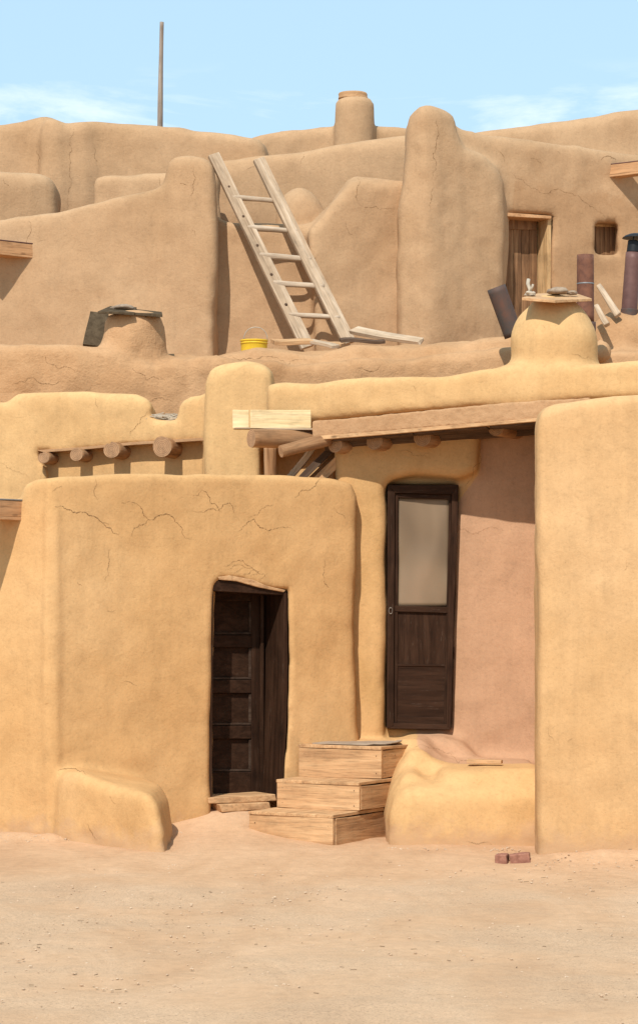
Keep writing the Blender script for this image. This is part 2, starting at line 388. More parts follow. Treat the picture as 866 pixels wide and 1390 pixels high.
def surface_nets(D, lo, h):
    S = D < 0
    nx, ny, nz = D.shape
    acc = np.zeros((nx-1, ny-1, nz-1, 3), np.float32); cnt = np.zeros((nx-1, ny-1, nz-1), np.float32)
    edges = []
    for a in range(3):
        s0 = [slice(None)]*3; s1 = [slice(None)]*3; s0[a] = slice(0, -1); s1[a] = slice(1, None)
        A, B = D[tuple(s0)], D[tuple(s1)]; cr = S[tuple(s0)] != S[tuple(s1)]
        idx = np.argwhere(cr); t = (A[cr]/(A[cr]-B[cr])).astype(np.float32)
        pos = idx.astype(np.float32).copy(); pos[:, a] += t
        o = [b for b in range(3) if b != a]
        for u in (0, 1):
            for v in (0, 1):
                c = idx.copy(); c[:, o[0]] -= u; c[:, o[1]] -= v
                ok = (c[:, o[0]] >= 0) & (c[:, o[1]] >= 0) & (c[:, o[0]] < D.shape[o[0]]-1) & (c[:, o[1]] < D.shape[o[1]]-1)
                np.add.at(acc, tuple(c[ok].T), pos[ok]); np.add.at(cnt, tuple(c[ok].T), 1)
        edges.append((a, idx, S[tuple(s0)][cr]))
    act = cnt > 0; ids = np.full(cnt.shape, -1, np.int64); ids[act] = np.arange(act.sum())
    V = acc[act]/cnt[act][:, None]*h+np.asarray(lo)
    Q = []
    for a, idx, inside in edges:
        o = [(a+1) % 3, (a+2) % 3]
        ok = (idx[:, o[0]] >= 1) & (idx[:, o[1]] >= 1) & (idx[:, o[0]] < D.shape[o[0]]-1) & (idx[:, o[1]] < D.shape[o[1]]-1)
        idx, inside = idx[ok], inside[ok]; c = []
        for u, v in ((0, 0), (1, 0), (1, 1), (0, 1)):
            k = idx.copy(); k[:, o[0]] -= u; k[:, o[1]] -= v; c.append(ids[tuple(k.T)])
        q = np.stack(c, 1); q[~inside] = q[~inside][:, ::-1]; Q.append(q)
    return V, np.concatenate(Q)
def pxy(V):   # picture coordinates of points: only used to place painted plaster areas by their outline
    return V[:, 0]*F/V[:, 1]+CX, HY-(V[:, 2]-H)*F/V[:, 1]
# ------------------------------------------------------------------ prop modelling
def frame_of(p0, p1, up=Vector((0, 0, 1))):
    x = (Vector(p1)-Vector(p0)).normalized(); y = up.cross(x)
    if y.length < 1e-4: y = Vector((0, 1, 0)).cross(x)
    y.normalize(); z = x.cross(y)
    return Matrix((x, y, z)).transposed()
def board(name, p0, p1, w, t, mat, parent=None, up=Vector((0, 0, 1)), warp=.004, bev=.003, nx=8, taper=1.0, ragged=0.0):
    """plank from p0 to p1 (centre line), width w across, thickness t along up"""
    p0, p1 = Vector(p0), Vector(p1); L = (p1-p0).length; R = frame_of(p0, p1, up)
    bm = bmesh.new(); rings = []
    ph = random.random()*9
    for i in range(nx+1):
        u = i/nx; x = -L/2+u*L; ww = w*(1+(taper-1)*u)/2
        o = warp*math.sin(u*5+ph); o2 = warp*math.cos(u*4+ph)
        r = [bm.verts.new((x+(random.uniform(-ragged, ragged) if i in (0, nx) else 0), o2+sy*ww, o+sz*t/2)) for sy, sz in ((-1, -1), (1, -1), (1, 1), (-1, 1))]
        rings.append(r)
    for a, b in zip(rings, rings[1:]):
        for k in range(4): bm.faces.new((a[k], a[(k+1) % 4], b[(k+1) % 4], b[k]))
    bm.faces.new(rings[0][::-1]); bm.faces.new(rings[-1]); bmesh.ops.recalc_face_normals(bm, faces=bm.faces)
    me = bpy.data.meshes.new(name); bm.to_mesh(me); bm.free(); me.materials.append(mat)
    o = bpy.data.objects.new(name, me); o.matrix_world = Matrix.Translation((p0+p1)/2) @ R.to_4x4(); link(o)
    if parent: adopt(o, parent)
    if bev: bevel(o, bev)
    return o
def rod(name, p0, p1, r0, r1, mat, parent=None, endmat=None, seg=20, nx=10, wob=.06, bend=0.0, flat=1.0, hollow=0.0, crackd=0.0):
    """round log, pole or pipe along p0->p1; ends are separate faces"""
    p0, p1 = Vector(p0), Vector(p1); L = (p1-p0).length; R = frame_of(p0, p1)
    vs, fs, mi = [], [], []; ph = [random.random()*6.28 for _ in range(4)]
    for i in range(nx+1):
        u = i/nx; r = r0+(r1-r0)*u
        for j in range(seg):
            a = 2*math.pi*j/seg
            rr = r*(1+wob*(.5*math.sin(2*a+ph[0])+.3*math.sin(3*a+ph[1]+u*2)+.35*math.sin(u*7+ph[2])))
            if crackd and j == 4: rr *= 1-crackd
            vs.append((-L/2+u*L, rr*math.cos(a)*flat+bend*math.sin(u*math.pi), rr*math.sin(a)+bend*.5*math.sin(u*math.pi)))
    for i in range(nx):
        for j in range(seg):
            k = (j+1) % seg; fs.append((i*seg+j, i*seg+k, (i+1)*seg+k, (i+1)*seg+j)); mi.append(0)
    if not hollow:
        for base, rev in ((0, True), (nx*seg, False)):
            c = len(vs); vs.append((-L/2 if rev else L/2, vs[base][1]*0+(bend*0), 0))
            for j in range(seg):
                k = (j+1) % seg; f = (base+j, base+k, c); fs.append(f[::-1] if rev else f); mi.append(1 if endmat else 0)
    else:
        n0 = len(vs)
        for i in (0, nx):
            for j in range(seg):
                v = vs[i*seg+j]; vs.append((v[0], v[1]*hollow, v[2]*hollow))
        for j in range(seg):
            k = (j+1) % seg
            fs.append((k, j, n0+j, n0+k)); fs.append((nx*seg+j, nx*seg+k, n0+seg+k, n0+seg+j)); fs.append((n0+k, n0+j, n0+seg+j, n0+seg+k)); mi += [0, 0, 0]
    me = bpy.data.meshes.new(name); me.from_pydata(vs, [], fs); me.materials.append(mat)
    if endmat: me.materials.append(endmat)
    me.polygons.foreach_set('material_index', mi)
    me.polygons.foreach_set('use_smooth', [len(f) == 4 for f in fs]); me.update()
    o = bpy.data.objects.new(name, me); o.matrix_world = Matrix.Translation((p0+p1)/2) @ R.to_4x4(); link(o)
    if parent: adopt(o, parent)
    return o
def pslab(name, pl, outline, inset, thick, mat, parent=None, bev=.004, mats=None):
    """flat piece on a wall plane, its front outline as seen, thickness going into the wall"""
    fr = [pl.at(px, py, inset) for px, py in outline]; n = len(fr)
    vs = fr+[v+pl.N*thick for v in fr]
    fs = [tuple(range(n))[::-1], tuple(range(n, 2*n))]+[(i, (i+1) % n, n+(i+1) % n, n+i) for i in range(n)]
    o = mesh_obj(name, vs, fs, mat, parent)
    bm = bmesh.new(); bm.from_mesh(o.data); bmesh.ops.recalc_face_normals(bm, faces=bm.faces); bm.to_mesh(o.data); bm.free()
    if bev: bevel(o, bev)
    return o
_tex = bpy.data.textures.new('rough', 'CLOUDS'); _tex.noise_scale = .05; _tex.noise_depth = 3
def roughen(o, vox, amp):
    for m in list(o.modifiers): o.modifiers.remove(m)
    m = o.modifiers.new('r', 'REMESH'); m.mode = 'VOXEL'; m.voxel_size = vox; m.use_smooth_shade = True
    m = o.modifiers.new('d', 'DISPLACE'); m.texture = _tex; m.texture_coords = 'LOCAL'; m.strength = amp; m.mid_level = .5
    return o
def lump(name, c, rad, mat, parent=None, seed=0, rough=.25, rot=0.0, sub=3, flatbase=True):
    bm = bmesh.new(); bmesh.ops.create_icosphere(bm, subdivisions=sub, radius=1)
    rs = np.random.RandomState(seed+50)
    off = rs.rand(3)*20
    for v in bm.verts:
        n = vnoise(np.array([v.co.x+off[0]]), np.array([v.co.y+off[1]]), np.array([v.co.z+off[2]]), 1.5)[0]
        n += .4*vnoise(np.array([v.co.x+off[0]]), np.array([v.co.y+off[1]]), np.array([v.co.z+off[2]]), 4)[0]
        v.co *= 1+rough*n
        if flatbase and v.co.z < -.55: v.co.z = -.55
        v.co = Vector((v.co.x*rad[0], v.co.y*rad[1], v.co.z*rad[2]))
    bmesh.ops.rotate(bm, cent=(0, 0, 0), matrix=Matrix.Rotation(rot, 3, 'Z'), verts=bm.verts)
    for f in bm.faces: f.smooth = True
    me = bpy.data.meshes.new(name); bm.to_mesh(me); bm.free(); me.materials.append(mat)
    o = bpy.data.objects.new(name, me); o.location = c; link(o)
    if parent: adopt(o, parent)
    return o
def sheet_slab(name, pts, t, mat, parent=None, wav=.006, bev=.003):
    """roughly horizontal slab from a top outline of 3D points"""
    n = len(pts); top = [Vector(p)+Vector((0, 0, random.uniform(-wav, wav))) for p in pts]
    vs = top+[v-Vector((0, 0, t)) for v in top]
    fs = [tuple(range(n)), tuple(range(n, 2*n))[::-1]]+[((i+1) % n, i, n+i, n+(i+1) % n) for i in range(n)]
    o = mesh_obj(name, vs, fs, mat, parent)
    bm = bmesh.new(); bm.from_mesh(o.data); bmesh.ops.recalc_face_normals(bm, faces=bm.faces); bm.to_mesh(o.data); bm.free()
    return bevel(o, bev) if bev else o
def smoothstep(x, a, b):
    t = np.clip((x-a)/(b-a), 0, 1); return t*t*(3-2*t)
# ================================================================== GROUND
def gz(x, y):
    x = np.asarray(x, float); y = np.asarray(y, float)
    z = -.088+.03*smoothstep(y, 15.5, 17.8)-.03*np.exp(-((x-1.25)/.3)**2-((y-16.9)/.3)**2)+.03*smoothstep(-x, -.1, .6)*smoothstep(y, 16, 17.8)
    z = z+.18*np.exp(-((x+.72)/.62)**2-((y-18.75)/.55)**2)          # dirt trodden up to the door sill
    z = z+.05*np.exp(-((x+2.3)/.9)**2-((y-17.8)/.22)**2)
    z = z+.05*np.exp(-((x-2.3)/1.2)**2-((y-16.98)/.16)**2)
    return z
def axis_pts(lo, hi, fine_lo, fine_hi, h):
    a = list(np.arange(fine_lo, fine_hi+h/2, h)); s = h; x = fine_hi
    while x < hi: s *= 1.35; x += s; a.append(min(x, hi))
    s = h; x = fine_lo
    while x > lo: s *= 1.35; x -= s; a.insert(0, max(x, lo))
    return np.array(a)
gx = axis_pts(-600, 600, -3.6, 3.6, .04); gy = axis_pts(-300, 900, 9.3, 19.6, .04)
GX, GY = np.meshgrid(gx, gy, indexing='ij')
GZ = gz(GX, GY)+.034*np.abs(vnoise(GX, GY, GX*0, 6, 8))*(np.exp(-((GX+2.3)/.7)**4-((GY-17.74)/.11)**2)+np.exp(-((GX-2.2)/.75)**4-((GY-16.92)/.11)**2))+(.012*vnoise(GX, GY, GX*0, 1.1, 3)+.009*vnoise(GX, GY, GX*0, 3.7, 4))*(1-smoothstep(np.abs(GX), 3.4, 6))+.004*vnoise(GX, GY, GX*0, 11, 5)
nx_, ny_ = GX.shape; I = np.arange(nx_*ny_).reshape(nx_, ny_)
gq = np.stack([I[:-1, :-1], I[1:, :-1], I[1:, 1:], I[:-1, 1:]], -1).reshape(-1, 4)
me = bpy.data.meshes.new('ground'); gv = np.stack([GX, GY, GZ], -1).reshape(-1, 3)
me.vertices.add(len(gv)); me.vertices.foreach_set('co', gv.astype(np.float32).ravel())
me.loops.add(len(gq)*4); me.loops.foreach_set('vertex_index', gq.astype(np.int32).ravel())
me.polygons.add(len(gq)); me.polygons.foreach_set('loop_start', np.arange(0, len(gq)*4, 4, dtype=np.int32))
me.polygons.foreach_set('use_smooth', np.ones(len(gq), dtype=bool)); me.update(calc_edges=True)
me.materials.append(M['ground']); gobj = link(bpy.data.objects.new('ground', me)); tag(gobj, kind='structure')
# loose gravel: nobody could count it
bm = bmesh.new()
def pebble(x, y, r, z=None):
    z = float(gz(x, y)) if z is None else z
    m = Matrix.Translation((x, y, z+r*.25)) @ Matrix.Rotation(random.random()*6.3, 4, 'Z') @ Matrix.Diagonal((r*random.uniform(.8, 1.5), r*random.uniform(.7, 1.1), r*random.uniform(.4, .7), 1))
    bmesh.ops.create_icosphere(bm, subdivisions=1, radius=1, matrix=m)
for _ in range(1700):
    y = random.uniform(10, 16.6)**1; x = random.uniform(-.16, .16)*y
    pebble(x, y, random.choice((.003, .004, .005, .006, .009)))
for _ in range(50): pebble(random.uniform(1.45, 2.5), random.gauss(16.80, .12), random.uniform(.003, .009))
for _ in range(90): pebble(random.uniform(-2.5, -1.75), random.gauss(17.70, .06), random.uniform(.004, .012))
for _ in range(90): pebble(random.uniform(-1.1, -.5), random.gauss(18.15, .15), random.uniform(.004, .010))
for _ in range(80): pebble(random.uniform(.45, 1.4), random.gauss(17.45, .08), random.uniform(.004, .012))
me = bpy.data.meshes.new('gravel'); bm.to_mesh(me); bm.free(); me.materials.append(M['pebble'])
tag(link(bpy.data.objects.new('gravel', me)), 'small pale pebbles scattered over the packed sandy ground', 'gravel', kind='stuff')
bm = bmesh.new()
for _ in range(90):
    y = random.uniform(11, 17.2); x = random.uniform(-.14, .14)*y; L = random.uniform(.008, .035)
    m = Matrix.Translation((x, y, float(gz(x, y))+.006)) @ Matrix.Rotation(random.random()*6.3, 4, 'Z') @ Matrix.Diagonal((L, .003, .003, 1))
    bmesh.ops.create_cube(bm, size=1, matrix=m)
me = bpy.data.meshes.new('straw_litter'); bm.to_mesh(me); bm.free(); me.materials.append(M['twig'])
tag(link(bpy.data.objects.new('straw_litter', me)), 'dark bits of straw and twig lying on the sandy ground', 'litter', kind='stuff')
# ================================================================== A front-left house
A = thing('adobe_house', 'low golden mud-plastered house front holding the dark panelled door, left of the wooden steps', 'adobe house', pt(260, 1110, 18.3))
pA0 = Plane(-150, 18.45, 72, 17.86); pA = Plane(72, 17.86, 486, 19.05)
V = Vol((-3.5, 16.75, -.4), (.55, 20.2, 2.9), .026)
V.wall(pA0, [(-150, 678), (27, 676), (31, 656), (50, 648), (76, 645), (80, 700), (80, 1300), (-150, 1300)], .9, .03, k=.01)
V.wall(pA, [(60, 646), (200, 643), (300, 641), (380, 643), (450, 648), (476, 655), (485, 675), (484, 740), (481, 860), (484, 985), (488, 1010), (500, 1300), (60, 1300)], .75, .04, k=.012)
# buttress at the corner
pBt = Plane(72, 17.74, 218, 17.04)
V.wall(pBt, [(76, 1062), (84, 1050), (105, 1047), (150, 1062), (185, 1070), (205, 1078), (216, 1096), (224, 1140), (230, 1300), (58, 1300)], .75, .10, k=.06)
def cutA(s): s.cut(pA, [(283, 1200), (284, 1000), (285, 900), (287, 830), (291, 793), (300, 785), (330, 788), (360, 797), (389, 802), (391, 900), (389, 980), (386, 1040), (384, 1200)], .36, .03)
def crA(V):
    x, y = pxy(V); m = smoothstep(x, 60, 90)*(1-smoothstep(x, 470, 490))
    band = smoothstep(y, 655, 675)*(1-smoothstep(y, 715, 745))
    return m*np.where(x < 330, band*1.1, .55*(1-smoothstep(y, 730, 780)))
V.mesh('wall', M['gold'], A, blur=1, lump=.014, crack=crA, seed=1, cutters=(cutA,))
# straw-brushed plaster lip over the lintel
pf = pA
# door
door = pslab('door', pA, [(262, 790), (366, 800), (366, 1082), (262, 1082)], .345, .012, M['door_dark_z'], A, bev=0)
def dp(name, x0, x1, y0, y1, ins, th, mat, b=.006): return pslab(name, pA, [(x0, y0), (x1, y0), (x1, y1), (x0, y1)], ins, th, mat, door, b)
dp('stile', 342, 356, 802, 1081, .300, .044, M['door_dark_z']); dp('stile', 264, 276, 800, 1081, .300, .044, M['door_dark_z'])
for y0, y1 in ((803, 816), (862, 879), (923, 941), (985, 1003), (1048, 1081)):
    dp('rail', 276.3, 341.7, y0, y1, .303, .040, M['door_dark_x'])
for y0, y1 in ((816.5, 861.5), (879.5, 922.5), (941.5, 984.5), (1003.5, 1047.5)):
    dp('panel', 276.3, 341.7, y0, y1, .330, .012, M['door_dark_x'], 0)
    dp('moulding', 276.5, 341.5, y1-3.2, y1-.3, .312, .018, M['door_edge'], .003); dp('moulding', 338.5, 341.6, y0+.3, y1-3.4, .312, .018, M['door_edge'], .003)
fr = pslab('door_frame', pA, [(290, 790), (312, 788), (345, 793), (388, 802), (388, 806), (388, 803.8), (288, 799)], .03, .26, M['door_dark_x'], A)
# lintel board and jamb lining
bpy.data.objects.remove(fr)
door_frame = pslab('door_frame', pA, [(287, 788), (325, 789), (355, 795), (389, 803), (389, 808), (288, 802)], .022, .30, M['door_dark_x'], A)
jr = pA.at(388, 940, .02)
def jamb(px0, top, bot, ins0, ins1, width, mat, nm, outl):
    pass
pslab('jamb', pA, [(385.5, 805), (390, 805), (391, 900), (389.5, 980), (386, 1040), (384, 1082), (378, 1082), (382, 980), (384.5, 900)], .012, .335, M['door_dark_z'], door_frame, .003)
pslab('jamb', pA, [(284, 800), (290, 800), (288, 1082), (282, 1082)], .03, .30, M['door_dark_z'], door_frame, .003)
pslab('door_stop', pA, [(354.5, 803), (358.5, 803), (358.5, 1081), (354.5, 1081)], .27, .03, M['door_dark_z'], door_frame, .003)
pslab('threshold', pA, [(283, 1083), (350, 1080), (374, 1078), (376, 1087), (330, 1090), (284, 1091)], -.02, .42, M['plank_x'], A, .006)
pslab('sill_board', pA, [(298, 1092), (366, 1089), (368, 1098), (302, 1103)], -.06, .34, M['plank_x'], A, .006)
pslab('lintel', pA, [(296, 783), (312, 781), (345, 787), (362, 795), (388, 801), (386, 804), (350, 797), (322, 789), (298, 787)], .004, .2, M['plank_x'], A, .005)
# scupper of the left block
def spout(parent, root, axis, L, w, h, mat_side, strip=None, t=.022):
    ax = Vector(axis).normalized(); side = Vector((0, 0, 1)).cross(ax).normalized()
    s = bpy.data.objects.new('roof_spout', None); s.location = root; s.empty_display_size = .1; link(s); adopt(s, parent)
    r0 = Vector(root)-ax*.25; r1 = Vector(root)+ax*L
    for sg in (-1, 1):
        board('side_board', r0+side*sg*(w/2-t/2), r1+side*sg*(w/2-t/2), t, h, mat_side, s, warp=.001)
    board('base_board', r0-Vector((0, 0, h/2+t/2+.001)), r1-Vector((0, 0, h/2+t/2+.001)), w, t, mat_side, s, warp=.001)
    if strip is not None:
        board('metal_strip', r0+Vector((0, 0, h/2+.006)), r1+Vector((0, 0, h/2+.006))+ax*.01, w*1.04, .010, strip, s, warp=.001)
    return s
spout(A, pt(24, 691, 17.98)+Vector((-.07, 0, 0)), (-.62, -.8, 0), .46, .17, .115, M['scupper'], M['steel'])
# ================================================================== wooden steps
th = math.radians(30)
T1 = Vector((-math.cos(th), math.sin(th), 0)); T2 = Vector((math.sin(th), math.cos(th), 0))
def nail(p, r, parent, name='nail_head'):
    bm = bmesh.new(); bmesh.ops.create_uvsphere(bm, u_segments=10, v_segments=6, radius=r)
    me = bpy.data.meshes.new(name); bm.to_mesh(me); bm.free(); me.materials.append(M['dark_wood'])
    o = link(bpy.data.objects.new(name, me)); o.location = p; return adopt(o, parent)
ST = thing('wooden_steps', 'three boxed wooden plank steps rising from the dirt to the screen door ledge', 'steps', (.1, 17.8, -.05))
specs = [(Vector((.0995, 17.80, 0)), -.16, .155, .95, .70), (Vector((.287, 18.10, 0)), .157, .365, .75, .69), (Vector((.4546, 18.40, 0)), .367, .605, .60, .70)]
up = Vector((0, 0, 1))
for i, (c, z0, z1, D, w) in enumerate(specs):
    st = bpy.data.objects.new('step', None); st.location = c; st.empty_display_size = .1; link(st); adopt(st, ST)
    t = .024; hb = z1-z0-t
    zc = (z0+z1-t)/2
    a = c+T2*.016+up*zc
    sink = .0
    board('riser', a+T1*w, a, .030, hb, M['plank_x'], st, warp=.004, bev=.004, ragged=.002)
    # side board runs behind the riser end
    b = c+T2*.034+T1*.014+up*zc
    hs = hb-.012
    board('side_board', b, b+T2*(D-.03), .028, hs, M['plank_x'], st, warp=.004, bev=.004, ragged=.002)
    m = c+up*(z1-t/2)+T1*(w/2)+T2*-.003
    board('tread', m, m+T2*D, w+.006, t, M['plank_x'], st, up=up, warp=.0015, bev=.004)
    b = c+T2*.034+T1*(w-.017)+up*zc
    board('side_board', b, b+T2*(D-.06), .028, hs, M['plank_x'], st, warp=.004, bev=.004, ragged=.002)
    for u, v in ((.04, .3), (.04, -.3), (w-.05, .3), (w-.05, -.3)):
        nail(c+T1*u+up*(zc+v*hb)-T2*.0005, .0035, st)
    for u, v in ((.06, .3), (.06, -.3), (.22, .3), (.23, -.28)):
        nail(c+T2*u+up*(zc+v*hs)+T1*.001, .0035, st)
# rubber mat on the top step
mp = []
for i in range(28):
    a = 2*math.pi*i/28
    u = math.copysign(abs(math.cos(a))**.7, math.cos(a)); v = math.copysign(abs(math.sin(a))**.7, math.sin(a))
    p = specs[2][0]+T1*(.36+.36*u*.95)+T2*(.24+.22*v)+Vector((.08*(u > .3)*0, 0, 0)); mp.append((p.x+.02, p.y, .616+.006*math.sin(a*3)+(.016 if u < -.7 else 0)))
tag(sheet_slab('doormat', mp, .010, M['mat_grey'], wav=.002), 'thin dark grey rubber mat with curled edge on the top wooden step', 'doormat')
# ================================================================== B porch house
B = thing('porch_house', 'golden and pink plastered porch house with tall dark screen door under the log roof', 'adobe house', pt(600, 1060, 19.3))
pB = Plane(0, 19.35)
V = Vol((.0, 17.35, -.4), (2.6, 20.6, 3.05), .028)
V.wall(pB, [(470, 560), (800, 560), (800, 1300), (470, 1300)], .9, .02)
V.wall(Plane(0, 19.22), [(455, 560), (655, 560), (650, 640), (626, 650), (560, 645), (532, 652), (524, 662), (523, 800), (522, 1000), (455, 1010)], .4, .07, k=.05)
V.wall(Plane(0, 18.80), [(480, 1009), (572, 1008), (590, 1030), (600, 1300), (480, 1300)], 1.0, .05)                       # ledge before the door
V.wall(Plane(0, 19.06), [(560, 1003), (600, 1001), (626, 1008), (650, 1030), (735, 1040), (735, 1300), (545, 1300)], 1.0, .10, k=.09)
pBench = Plane(0, 17.74)
V.wall(pBench, [(527, 1300), (528, 1110), (536, 1082), (550, 1068), (580, 1064), (640, 1066), (700, 1066), (800, 1068), (800, 1300)], 1.4, .14, k=.10)
V.wall(Plane(0, 18.0), [(530, 1300), (532, 1110), (540, 1066), (550, 1050), (562, 1048), (580, 1062), (600, 1300)], .8, .09, k=.08)
V.wall(Plane(0, 18.45), [(536, 1300), (546, 1050), (553, 1020), (562, 1016), (578, 1018), (592, 1034), (604, 1060), (610, 1300)], .7, .08, k=.14)
V.wall(Plane(0, 17.9), [(600, 1046), (735, 1044), (735, 1200), (600, 1200)], 1.2, .1, k=.12)
def cutB(s):
    s.cut(pB, [(526, 658), (621, 658), (621, 700), (616, 830), (613, 990), (525, 988)], .12, .012)
def tintB(V):
    x, y = pxy(V)
    b = 652-36*smoothstep(y, 630, 700)-8*smoothstep(y, 700, 990)     # yellow / pink boundary
    t = smoothstep(x, b-8, b+8)
    t = np.where(y > 988, smoothstep(x, 552, 580)*smoothstep(V[:, 1], 18.35, 18.75), t)
    return np.where(V[:, 1] < 18.3, 0, t)
V.mesh('wall', M['porch'], B, blur=1, lump=.014, tint=tintB, crack=lambda V: np.full(len(V), .25), seed=5, cutters=(cutB,))
# screen door
pD = Plane(0, 19.26)
sd = bpy.data.objects.new('screen_door', None); sd.location = pD.at(572, 990); sd.empty_display_size = .2; link(sd); adopt(sd, B)
def q(nm, pts, ins, thk, mat, b=.003): return pslab(nm, pD, pts, ins, thk, mat, sd, b)
q('door_frame', [(526, 658), (536, 669), (534, 985), (525, 989)], 0, .10, M['door_dark_z'])
q('door_frame', [(526, 658), (622, 658), (613, 671), (536, 669)], .001, .10, M['door_dark_x'])
q('door_frame', [(622, 658), (621, 700), (616, 830), (612, 990), (606, 986), (608, 830), (612, 720), (613, 671)], .002, .10, M['door_dark_z'])
q('door_frame', [(525, 989), (534, 981), (606, 983), (612, 990.5)], .003, .10, M['door_dark_x'])
q('stile', [(536.5, 669.5), (540.5, 669.5), (539, 981), (534.5, 981)], .02, .035, M['door_dark_z'])
q('stile', [(609.5, 671), (612.7, 671), (607, 983), (602, 983)], .021, .035, M['door_dark_z'])
q('rail', [(540, 669.5), (610, 671), (610, 678), (540, 675.5)], .022, .035, M['door_dark_x'])
q('rail', [(535.5, 822), (609, 824), (608.5, 832), (535.5, 830)], .015, .035, M['door_dark_x'])
q('rail', [(535.5, 901), (606, 902), (606, 905), (535.5, 904)], .026, .02, M['door_dark_x'])
q('rail', [(535.5, 972), (606, 974), (606, 983), (535.5, 981)], .024, .03, M['door_dark_x'])
q('panel', [(536, 829), (608, 831), (606, 902), (536, 902)], .036, .012, M['door_dark_z'], 0)
q('panel', [(536, 903), (606, 904), (605, 975), (536, 973)], .033, .012, M['door_dark_x'], 0)
# screen: slightly buckled sheet
g0 = []
nu, nv = 14, 26
for j in range(nv+1):
    for i in range(nu+1):
        u, v = i/nu, j/nv; px = 540+(609.5-540)*u; py = 675+(823-675)*v
        b = .006*math.sin(u*4+v*3)+.007*vnoise(np.array([u*3.]), np.array([v*5.]), np.array([0.]), 1.0)[0]
        g0.append(pD.at(px, py, .042+b))
fs = [(j*(nu+1)+i, (j+1)*(nu+1)+i, (j+1)*(nu+1)+i+1, j*(nu+1)+i+1) for j in range(nv) for i in range(nu)]
so = mesh_obj('screen', g0, fs, M['screen'], sd, smooth=True); m_ = so.modifiers.new('s', 'SOLIDIFY'); m_.thickness = .004
# pull handle
def ring(name, c, R, r, mat, parent, sx=1.0):
    bm = bmesh.new(); n = 20; k = 8; rows = []
    for i in range(n):
        a = 2*math.pi*i/n
        rows.append([bm.verts.new((c[0]+(R+r*math.cos(t))*math.cos(a)*sx, c[1]+r*math.sin(t), c[2]+(R+r*math.cos(t))*math.sin(a))) for t in [2*math.pi*j/k for j in range(k)]])
    for i in range(n):
        for j in range(k): bm.faces.new((rows[i][j], rows[(i+1) % n][j], rows[(i+1) % n][(j+1) % k], rows[i][(j+1) % k]))
    for f in bm.faces: f.smooth = True
    me = bpy.data.meshes.new(name); bm.to_mesh(me); bm.free(); me.materials.append(mat)
    return adopt(link(bpy.data.objects.new(name, me)), parent)
ring('handle', pD.at(530, 829, -.010), .024, .0022, M['wire'], sd, .55)
# porch roof: parapet with dome chimney
pR = Plane(370, 19.25, 735, 18.72)
V = Vol((-.55, 18.3, 2.75), (2.9, 21.0, 4.15), .028)
top = [(362, 520), (385, 516), (430, 519), (500, 511), (600, 507), (690, 496), (730, 494), (815, 491), (870, 488), (960, 484)]
bot = [(960, 560), (866, 540), (735, 546), (425, 571), (362, 566)]
V.wall(pR, top+bot, .55, .05, k=.03)
V.wall(Plane(0, 19.25), [(420, 535), (960, 525), (960, 550), (735, 556), (460, 580), (420, 582)], 1.7, .02)
dc = pt(752, 480, 19.05)
zt = lambda py: pt(0, py, 19.05).z
V.cone((dc.x, dc.y), zt(540), zt(440), .335, .290, k=.03, rr=.12)
V.blob((dc.x, dc.y, zt(465)), (.318, .30, zt(402)-zt(465)), k=.07)
V.cone((dc.x, dc.y), zt(440), zt(403), .25, .12, k=.06, rr=.04)
V.blob((dc.x-.20, dc.y-.02, zt(535)), (.33, .28, .22), k=.10)
V.mesh('parapet', M['viga_wall'], B, blur=1, lump=.018, crack=lambda V: np.full(len(V), .5), seed=9)
# earth layer and boards at the roof edge
pE = Plane(425, 19.02, 735, 18.66)
re_ = pslab('roof_edge', pE, [(423, 571), (460, 569), (520, 563), (600, 555), (680, 547), (740, 543), (800, 540), (800, 566), (740, 569), (680, 573), (600, 579), (520, 586), (460, 592), (424, 595)], 0, .45, M['earth'], B, .012)
roughen(re_, .012, .012)
pslab('roof_board', pE, [(427, 592), (520, 585), (600, 578), (740, 566.5), (800, 562), (800, 566), (740, 571), (600, 583), (520, 590), (432, 597)], -.02, .42, M['plank_x'], B, .003)
for x0, x1 in ((452, 560), (562, 660), (664, 790)):
    y = lambda x: 597-(x-432)*.0845
    pslab('roof_board', pE, [(x0, y(x0)), (x1, y(x1)), (x1, y(x1)+3), (x0, y(x0)+3.5)], .03, 1.1, M['dark_wood'], B, .002)
ax = Vector((-.42, -.9, 0)).normalized()
vig = [(508, 599, 11.5), (573, 594, 12), (673, 580, 11), (455, 604, 10)]
for px, py, r in vig:
    e = pt(px, py, 19.06 if px < 600 else 18.95)
    rod('roof_beam', e, e-ax*1.6, r*.0057, r*.0057, M['log'], B, M['log_end'], wob=.05)
# long beam that carries the porch logs
rod('roof_beam', pt(440, 601, 19.24), pt(760, 577, 19.24), .06, .06, M['dark_wood'], B, M['log_end'], wob=.05)
# broken corner of the porch roof
lb = rod('corner_log', pt(341, 595, 18.85), pt(432, 597, 19.15), .070, .066, M['log'], B, M['log_end'], wob=.05, nx=14)
board('pale_board', pt(340, 569, 18.98), pt(422, 569, 19.06), .015, .140, M['pale_board'], B, warp=.001)
board('pale_board', pt(316, 569, 19.02), pt(338, 569, 19.04), .015, .140, M['pale_board'], B, warp=.001)
board('nailer', pt(318, 582, 19.02), pt(424, 583, 19.08), .10, .012, M['grey_x'], B, warp=.002)
rod('corner_log', pt(381, 613, 18.82), pt(447, 596, 19.05), .045, .05, M['log'], B, M['log_end'], nx=8, flat=.7)
board('strut', pt(388, 655, 19.25), pt(432, 598, 19.25), .03, .045, M['grey_x'], B)
board('strut', pt(430, 655, 19.3), pt(478, 605, 19.3), .06, .075, M['plank_x'], B)
board('strut', pt(405, 655, 19.5), pt(450, 608, 19.5), .03, .055, M['dark_wood'], B)
board('strut', pt(418, 655, 19.55), pt(463, 608, 19.55), .03, .045, M['log'], B)
